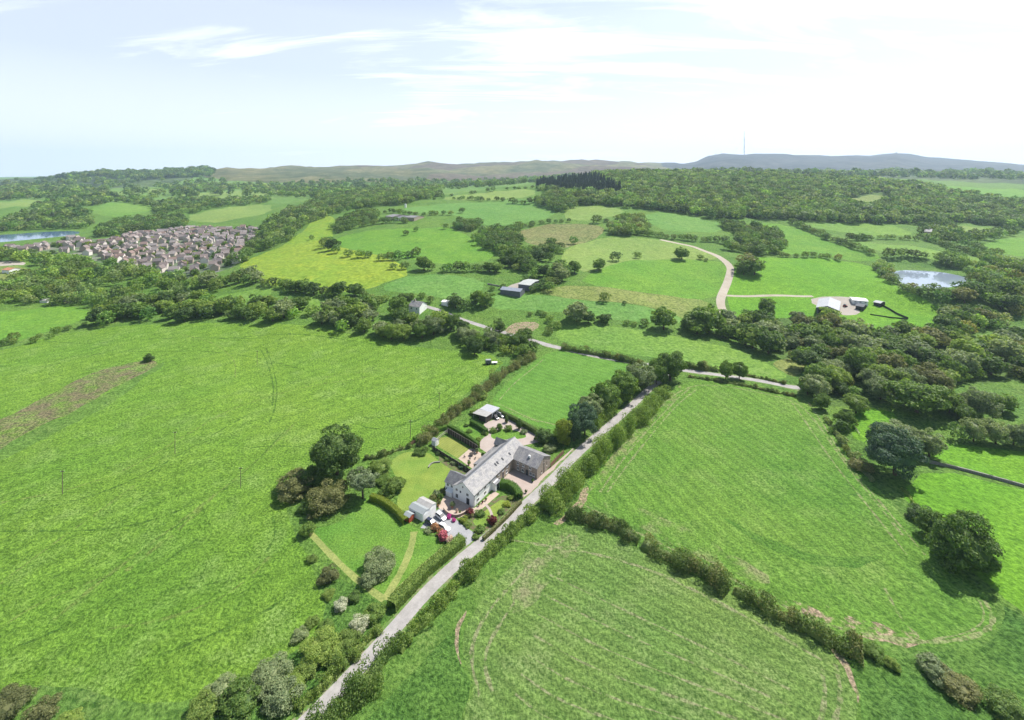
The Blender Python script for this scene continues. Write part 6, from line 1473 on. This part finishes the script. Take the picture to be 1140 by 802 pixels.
for e, hh, rr, wl, rf_, lab in [([(429, 240), (437, 240.8), (438, 237.8)], 4.5, 7, M_STONE, M_SLATEM, 'grey farmhouse at the left of the hillside farm'), ([(439.5, 241), (448, 241.7), (449, 239)], 4, 6.5, M_WHITE, M_SLATED, 'white farm building in the middle of the hillside farm'),
        ([(451, 241.5), (461, 242), (462, 240)], 3.5, 5.5, M_STONE, M_SLATEM, 'low stone building at the right of the hillside farm'), ([(315, 231.5), (323, 232), (324, 229.5)], 5, 7.5, M_WHITE, M_SLATEM, 'pale house among the valley trees'),
        ([(54, 242), (61, 242.3), (61.5, 240.5)], 6, 8.5, M_WHITE, M_SLATEM, 'white house in the trees above the reservoir'), ([(1029, 256), (1037, 256.5), (1038, 254)], 4.5, 7, M_STONE, M_SLATEM, 'stone house under the right-hand hill wood'),
        ([(2, 299), (10, 299.6), (11, 296.8)], 3.5, 5, M_WHITE2, M_TERRA, 'pale pavilion with reddish roof at the left edge'), ([(428, 212.5), (434, 212.8), (434.5, 211.3)], 6, 9, M_WHITE, M_SLATEM, 'white house far off below the moor'),
        ([(44, 334.5), (52, 334.2), (52.5, 332.8)], 2.2, 3.0, M_WHITE2, M_CORR, 'pale-roofed house half hidden by trees near the left edge'), ([(71, 335), (80, 334.6), (80, 333.2)], 2.0, 2.8, M_STONE, M_CORR, 'pale-roofed outbuilding half hidden by trees beside the left field'), ([(-8, 323), (4, 322.5), (4, 319)], 4, 6.5, M_STONE, M_SLATEM, 'grey-roofed house cut by the left edge')]:
    px_building('house', lab, 'house', e, hh, rr, wl, rf_)
m = MB()
p = at(451.5, 231.5); o = empty('silo', p); tag(o, 'white tower-like tank standing above the hillside farm', 'tank'); m.tube((0, 0, -1), (0, 0, 7), 2.0, n=12); m.build('tank', M_WHITE, o); m = MB(); m.tube((0, 0, 7), (0, 0, 8.2), 2.05, .2, 12); m.build('lid', M_LEAD, o)

# --- the housing estate
M_EWALL = tinted_mat('estate_brick', [(.38, .31, .26), (.46, .40, .35), (.55, .50, .45), (.36, .29, .25), (.64, .60, .55), (.42, .36, .32)])
M_EROOF = tinted_mat('estate_tiles', [(.18, .150, .14), (.235, .20, .19), (.15, .13, .13), (.29, .255, .24), (.20, .16, .15), (.17, .14, .13), (.26, .23, .22), (.21, .15, .13)], .85, .2)
def estate_proto(var):
    o = empty('estate_house', (0, 0, 0))
    w_, d_ = ((9.0, 7.2), (10.5, 7.0), (8.0, 8.0))[var]
    mb = gable_walls(-w_ / 2, w_ / 2, -d_ / 2, d_ / 2, 5.0, 8.0)
    if var != 2: q = gable_walls(-w_ / 2 + .4, -w_ / 2 + 4.2, -d_ / 2 - 1.6, 0, 4.9, 7.0, 'y'); mb.poly(q.v, q.f)
    if var == 1: q = gable_walls(w_ / 2 - .02, w_ / 2 + 3.2, -d_ / 2 + .6, d_ / 2 - .8, 2.6, 4.3); mb.poly(q.v, q.f)
    mb.build('wall', M_EWALL, o)
    mr = gable_roof(-w_ / 2, w_ / 2, -d_ / 2, d_ / 2, 5.0, 8.0, 'x', .35, .18)
    if var != 2: q = gable_roof(-d_ / 2 - 1.6, 0, -w_ / 2 + .4, -w_ / 2 + 4.2, 4.9, 7.0, 'y', .3, .18); mr.poly(q.v, q.f)
    if var == 1: q = gable_roof(w_ / 2 + .1, w_ / 2 + 3.2, -d_ / 2 + .6, d_ / 2 - .8, 2.6, 4.3, 'x', .25, .15); mr.poly(q.v, q.f)
    r_ = mr.build('roof', M_EROOF, o)
    return o
protos = [estate_proto(i) for i in range(3)]; usedp = [False] * 3
ring = ground([(90, 283), (105, 273), (147, 262), (210, 255.5), (283, 256), (288, 267), (262, 295), (224, 306.5), (189, 307), (118, 291)])
ring2 = ground([(-30, 279), (42, 275), (84, 266), (104, 270), (92, 282), (40, 281)])
rnge = np.random.default_rng(3); SP = 16.6
ang0 = .35; HOUSES = []
def zone(ring, keep):
    lo, hi = ring.min(0) - 100, ring.max(0) + 100; c = ring.mean(0)
    for gx in np.arange(-420, 420, SP * .95):
        for gy in np.arange(-420, 420, SP * 1.12):
            bend = .0016 * gx
            x = c[0] + gx * math.cos(ang0 + bend) - gy * math.sin(ang0 + bend) + rnge.normal() * 1.8; y = c[1] + gx * math.sin(ang0 + bend) + gy * math.cos(ang0 + bend) + rnge.normal() * 1.8
            if inside(np.array([[x, y]]), ring)[0] and rnge.uniform() < keep: HOUSES.append((x, y, ang0 + bend))
zone(ring, .90); zone(ring2, .5)
print('estate houses', len(HOUSES))
HOUSES = sorted(HOUSES, key=lambda t: math.hypot(t[0], t[1]))[:298]
ec = np.mean([(a, b_) for a, b_, _ in HOUSES], axis=0)
for i, (x, y, a) in enumerate(HOUSES):
    v = int(rnge.integers(3)); o = protos[v] if not usedp[v] else copy_tree(protos[v]); usedp[v] = True
    o.location = (x, y, float(height(x, y)) - .1); o.rotation_euler = (0, 0, a + rnge.choice([0, PI / 2, PI, -PI / 2], p=[.4, .25, .2, .15]) + rnge.normal() * .12)
    px_ = 570 + F * x / y
    col = 'on the western streets' if px_ < 120 else ('in the near left corner' if px_ < 180 and y < ec[1] else ('in the far left corner' if px_ < 180 else ('on the near edge' if y < ec[1] - 60 else ('on the far edge' if y > ec[1] + 60 else 'in the middle'))))
    kind_ = ('gable-fronted brick house', 'brick house with attached garage', 'plain brick house')[v]
    tag(o, f'{kind_} {col} of the housing estate', 'house', f'{kind_}s {col} of the estate')
# garden trees between the houses
gt = 0
_gv = np.array([(a, b_) for a, b_, _ in HOUSES])
ETREES = []
for _ in range(900):
    k = int(rnge.integers(len(HOUSES))); q = _gv[k] + rnge.normal(size=2) * 9
    if np.min(np.hypot(*(_gv - q).T)) > 6.0: ETREES.append(q)
    if len(ETREES) >= 295: break
for q in ETREES:
    s = float(rnge.uniform(4.5, 9.0)); t = ['mid', 'dark', 'light', 'grey', 'yellow'][int(rnge.integers(5) if rnge.uniform() < .8 else 0)]
    plant('bush', q[0], q[1], s, s * .95, t, f'{TINTS[t][1]} garden bush between the estate houses', f'{TINTS[t][1]} garden bushes of the estate', 'far', int(rnge.integers(3)), parts=False)

# --- masts on the far hill
x, y = wp(828.5, 6000); zt = float(height(x, y)); o = empty('radio_mast', (x, y, zt)); tag(o, 'very tall slender radio mast on the far hill', 'mast')
m = MB(); m.tube((0, 0, -5), (0, 0, 225), 4.5, 4.0, 8); m.build('column', M_CLAD, o); m = MB(); m.tube((0, 0, 225), (0, 0, 309), 2.8, 1.8, 8); m.build('antenna', M_CLAD, o)
for k in range(3):
    a = k * 2.094; m = MB(); m.tube((190 * math.cos(a), 190 * math.sin(a), -10), (0, 0, 220), .4, n=5); m.build('stay', M_STEEL, o)
x, y = wp(998, 5990); o = empty('hill_tower', (x, y, float(height(x, y)))); tag(o, 'tiny square tower on the highest point of the far hill', 'tower')
m = MB(); m.box(-6, 6, -6, 6, -3, 16); m.build('tower', M_STONE, o); m = MB(); m.prism([(-6.5, 16), (6.5, 16), (0, 21)], 'y', -6.5, 6.5); m.build('roof', M_SLATED, o)
for px_, hh in ((797, 70), (803, 55)):
    x, y = wp(px_, 6000); o = empty('radio_mast', (x, y, float(height(x, y)))); tag(o, f"{'taller' if hh > 60 else 'shorter'} of the two small masts left of the great mast", 'mast')
    m = MB(); m.tube((0, 0, -4), (0, 0, hh), 2.2, 1.4, 6); m.build('column', M_STEEL, o); m = MB(); m.box(-3, 3, -3, 3, hh * .8, hh * .83); m.build('platform', M_STEEL, o)
SKY_STR, SUN_STR, EXPO, HAZE = .085, 5.0, .64, 7.2e-5
CLO, CHI, CLOUDCOL = .455, .70, (9.5, 10.0, 10.9)
DENOISE = True

# ------------------------------------------------------------------ light, sky, haze
w = bpy.data.worlds.new('World'); SC.world = w; w.use_nodes = True
nt = w.node_tree; nt.nodes.clear()
wo = nt.nodes.new('ShaderNodeOutputWorld'); bg = nt.nodes.new('ShaderNodeBackground'); nt.links.new(bg.outputs[0], wo.inputs[0])
sky = nt.nodes.new('ShaderNodeTexSky'); sky.sky_type = 'NISHITA'; sky.sun_disc = False
sky.sun_elevation = math.radians(SUN_EL); sky.sun_rotation = math.radians(SUN_AZ)
sky.air_density = 1.0; sky.dust_density = 1.5; sky.ozone_density = 1.5; sky.altitude = 200
tc = nt.nodes.new('ShaderNodeTexCoord').outputs['Generated']
sep = nt.nodes.new('ShaderNodeSeparateXYZ'); nt.links.new(tc, sep.inputs[0])
# thin cirrus on a flat layer overhead: direction divided by height
den = math_n(nt, 'ADD', math_n(nt, 'MAXIMUM', sep.outputs[2], 0.0), .16)
cx = math_n(nt, 'DIVIDE', sep.outputs[0], den); cy = math_n(nt, 'DIVIDE', sep.outputs[1], den)
cmb = nt.nodes.new('ShaderNodeCombineXYZ'); nt.links.new(cx, cmb.inputs[0]); nt.links.new(cy, cmb.inputs[1])
mp = nt.nodes.new('ShaderNodeMapping'); mp.inputs['Rotation'].default_value = (0, 0, math.radians(-52)); mp.inputs['Scale'].default_value = (.55, 2.1, 1); mp.inputs['Location'].default_value = (3.1, 1.7, 0)
nt.links.new(cmb.outputs[0], mp.inputs[0])
n1 = noise(nt, mp.outputs[0], 1.5, 9, .64, 1.0)
n2 = noise(nt, cmb.outputs[0], .55, 3, .5, .4)
sd = nt.nodes.new('ShaderNodeVectorMath'); sd.operation = 'DOT_PRODUCT'; nt.links.new(tc, sd.inputs[0])
sd.inputs[1].default_value = (math.sin(math.radians(SUN_AZ)), math.cos(math.radians(SUN_AZ)), 0)      # more veil of cloud towards the sun
veil = math_n(nt, 'MULTIPLY', sd.outputs['Value'], .085)
cl = ramp(nt, math_n(nt, 'ADD', math_n(nt, 'ADD', math_n(nt, 'MULTIPLY', n1, .62), math_n(nt, 'MULTIPLY', n2, .5)), veil), CLO, CHI)
low = ramp(nt, sep.outputs[2], .0, .30, .95, .25)
high = ramp(nt, sep.outputs[2], .30, .50, 1.0, .0)
cl = math_n(nt, 'MULTIPLY', math_n(nt, 'MAXIMUM', math_n(nt, 'MAXIMUM', cl, low), .5), high)
col = mixc(nt, cl, sky.outputs[0], CLOUDCOL)
nt.links.new(col, bg.inputs[0]); bg.inputs[1].default_value = SKY_STR

sl = bpy.data.lights.new('sun', 'SUN'); sl.energy = SUN_STR; sl.angle = math.radians(.53); sl.color = (1.0, .955, .88)
so = bpy.data.objects.new('sun', sl); COL.objects.link(so)
d = Vector((math.sin(math.radians(SUN_AZ)) * math.cos(math.radians(SUN_EL)), math.cos(math.radians(SUN_AZ)) * math.cos(math.radians(SUN_EL)), math.sin(math.radians(SUN_EL))))
so.rotation_euler = d.to_track_quat('Z', 'Y').to_euler(); so.location = d * 900

hz = MB(); hz.box(-12600, 12600, -12600, 12600, -60, 720)
hm = bpy.data.materials.new('haze'); hm.use_nodes = True; hnt = hm.node_tree; hnt.nodes.clear()
ho = hnt.nodes.new('ShaderNodeOutputMaterial'); hv = hnt.nodes.new('ShaderNodeVolumePrincipled')
hv.inputs['Color'].default_value = (.62, .77, 1.0, 1); hv.inputs['Density'].default_value = HAZE; hv.inputs['Anisotropy'].default_value = .3
hnt.links.new(hv.outputs[0], ho.inputs['Volume'])
hobj = hz.build('haze', hm); tag(hobj, 'thin blue summer haze filling the air over the country', 'haze', kind='stuff')

SC.render.engine = 'CYCLES'
cy_ = SC.cycles
cy_.max_bounces = 5; cy_.diffuse_bounces = 2; cy_.glossy_bounces = 2; cy_.transmission_bounces = 3; cy_.volume_bounces = 2; cy_.transparent_max_bounces = 6
cy_.use_adaptive_sampling = True; cy_.adaptive_threshold = .02
cy_.use_denoising = DENOISE; cy_.denoiser = 'OPENIMAGEDENOISE'; cy_.denoising_input_passes = 'RGB_ALBEDO_NORMAL'
SC.render.filter_size = 1.15
cy_.caustics_reflective = False; cy_.caustics_refractive = False
vs = SC.view_settings; vs.view_transform = 'Standard'; vs.look = 'None'; vs.exposure = EXPO; vs.gamma = 1.0; vs.use_curve_mapping = False
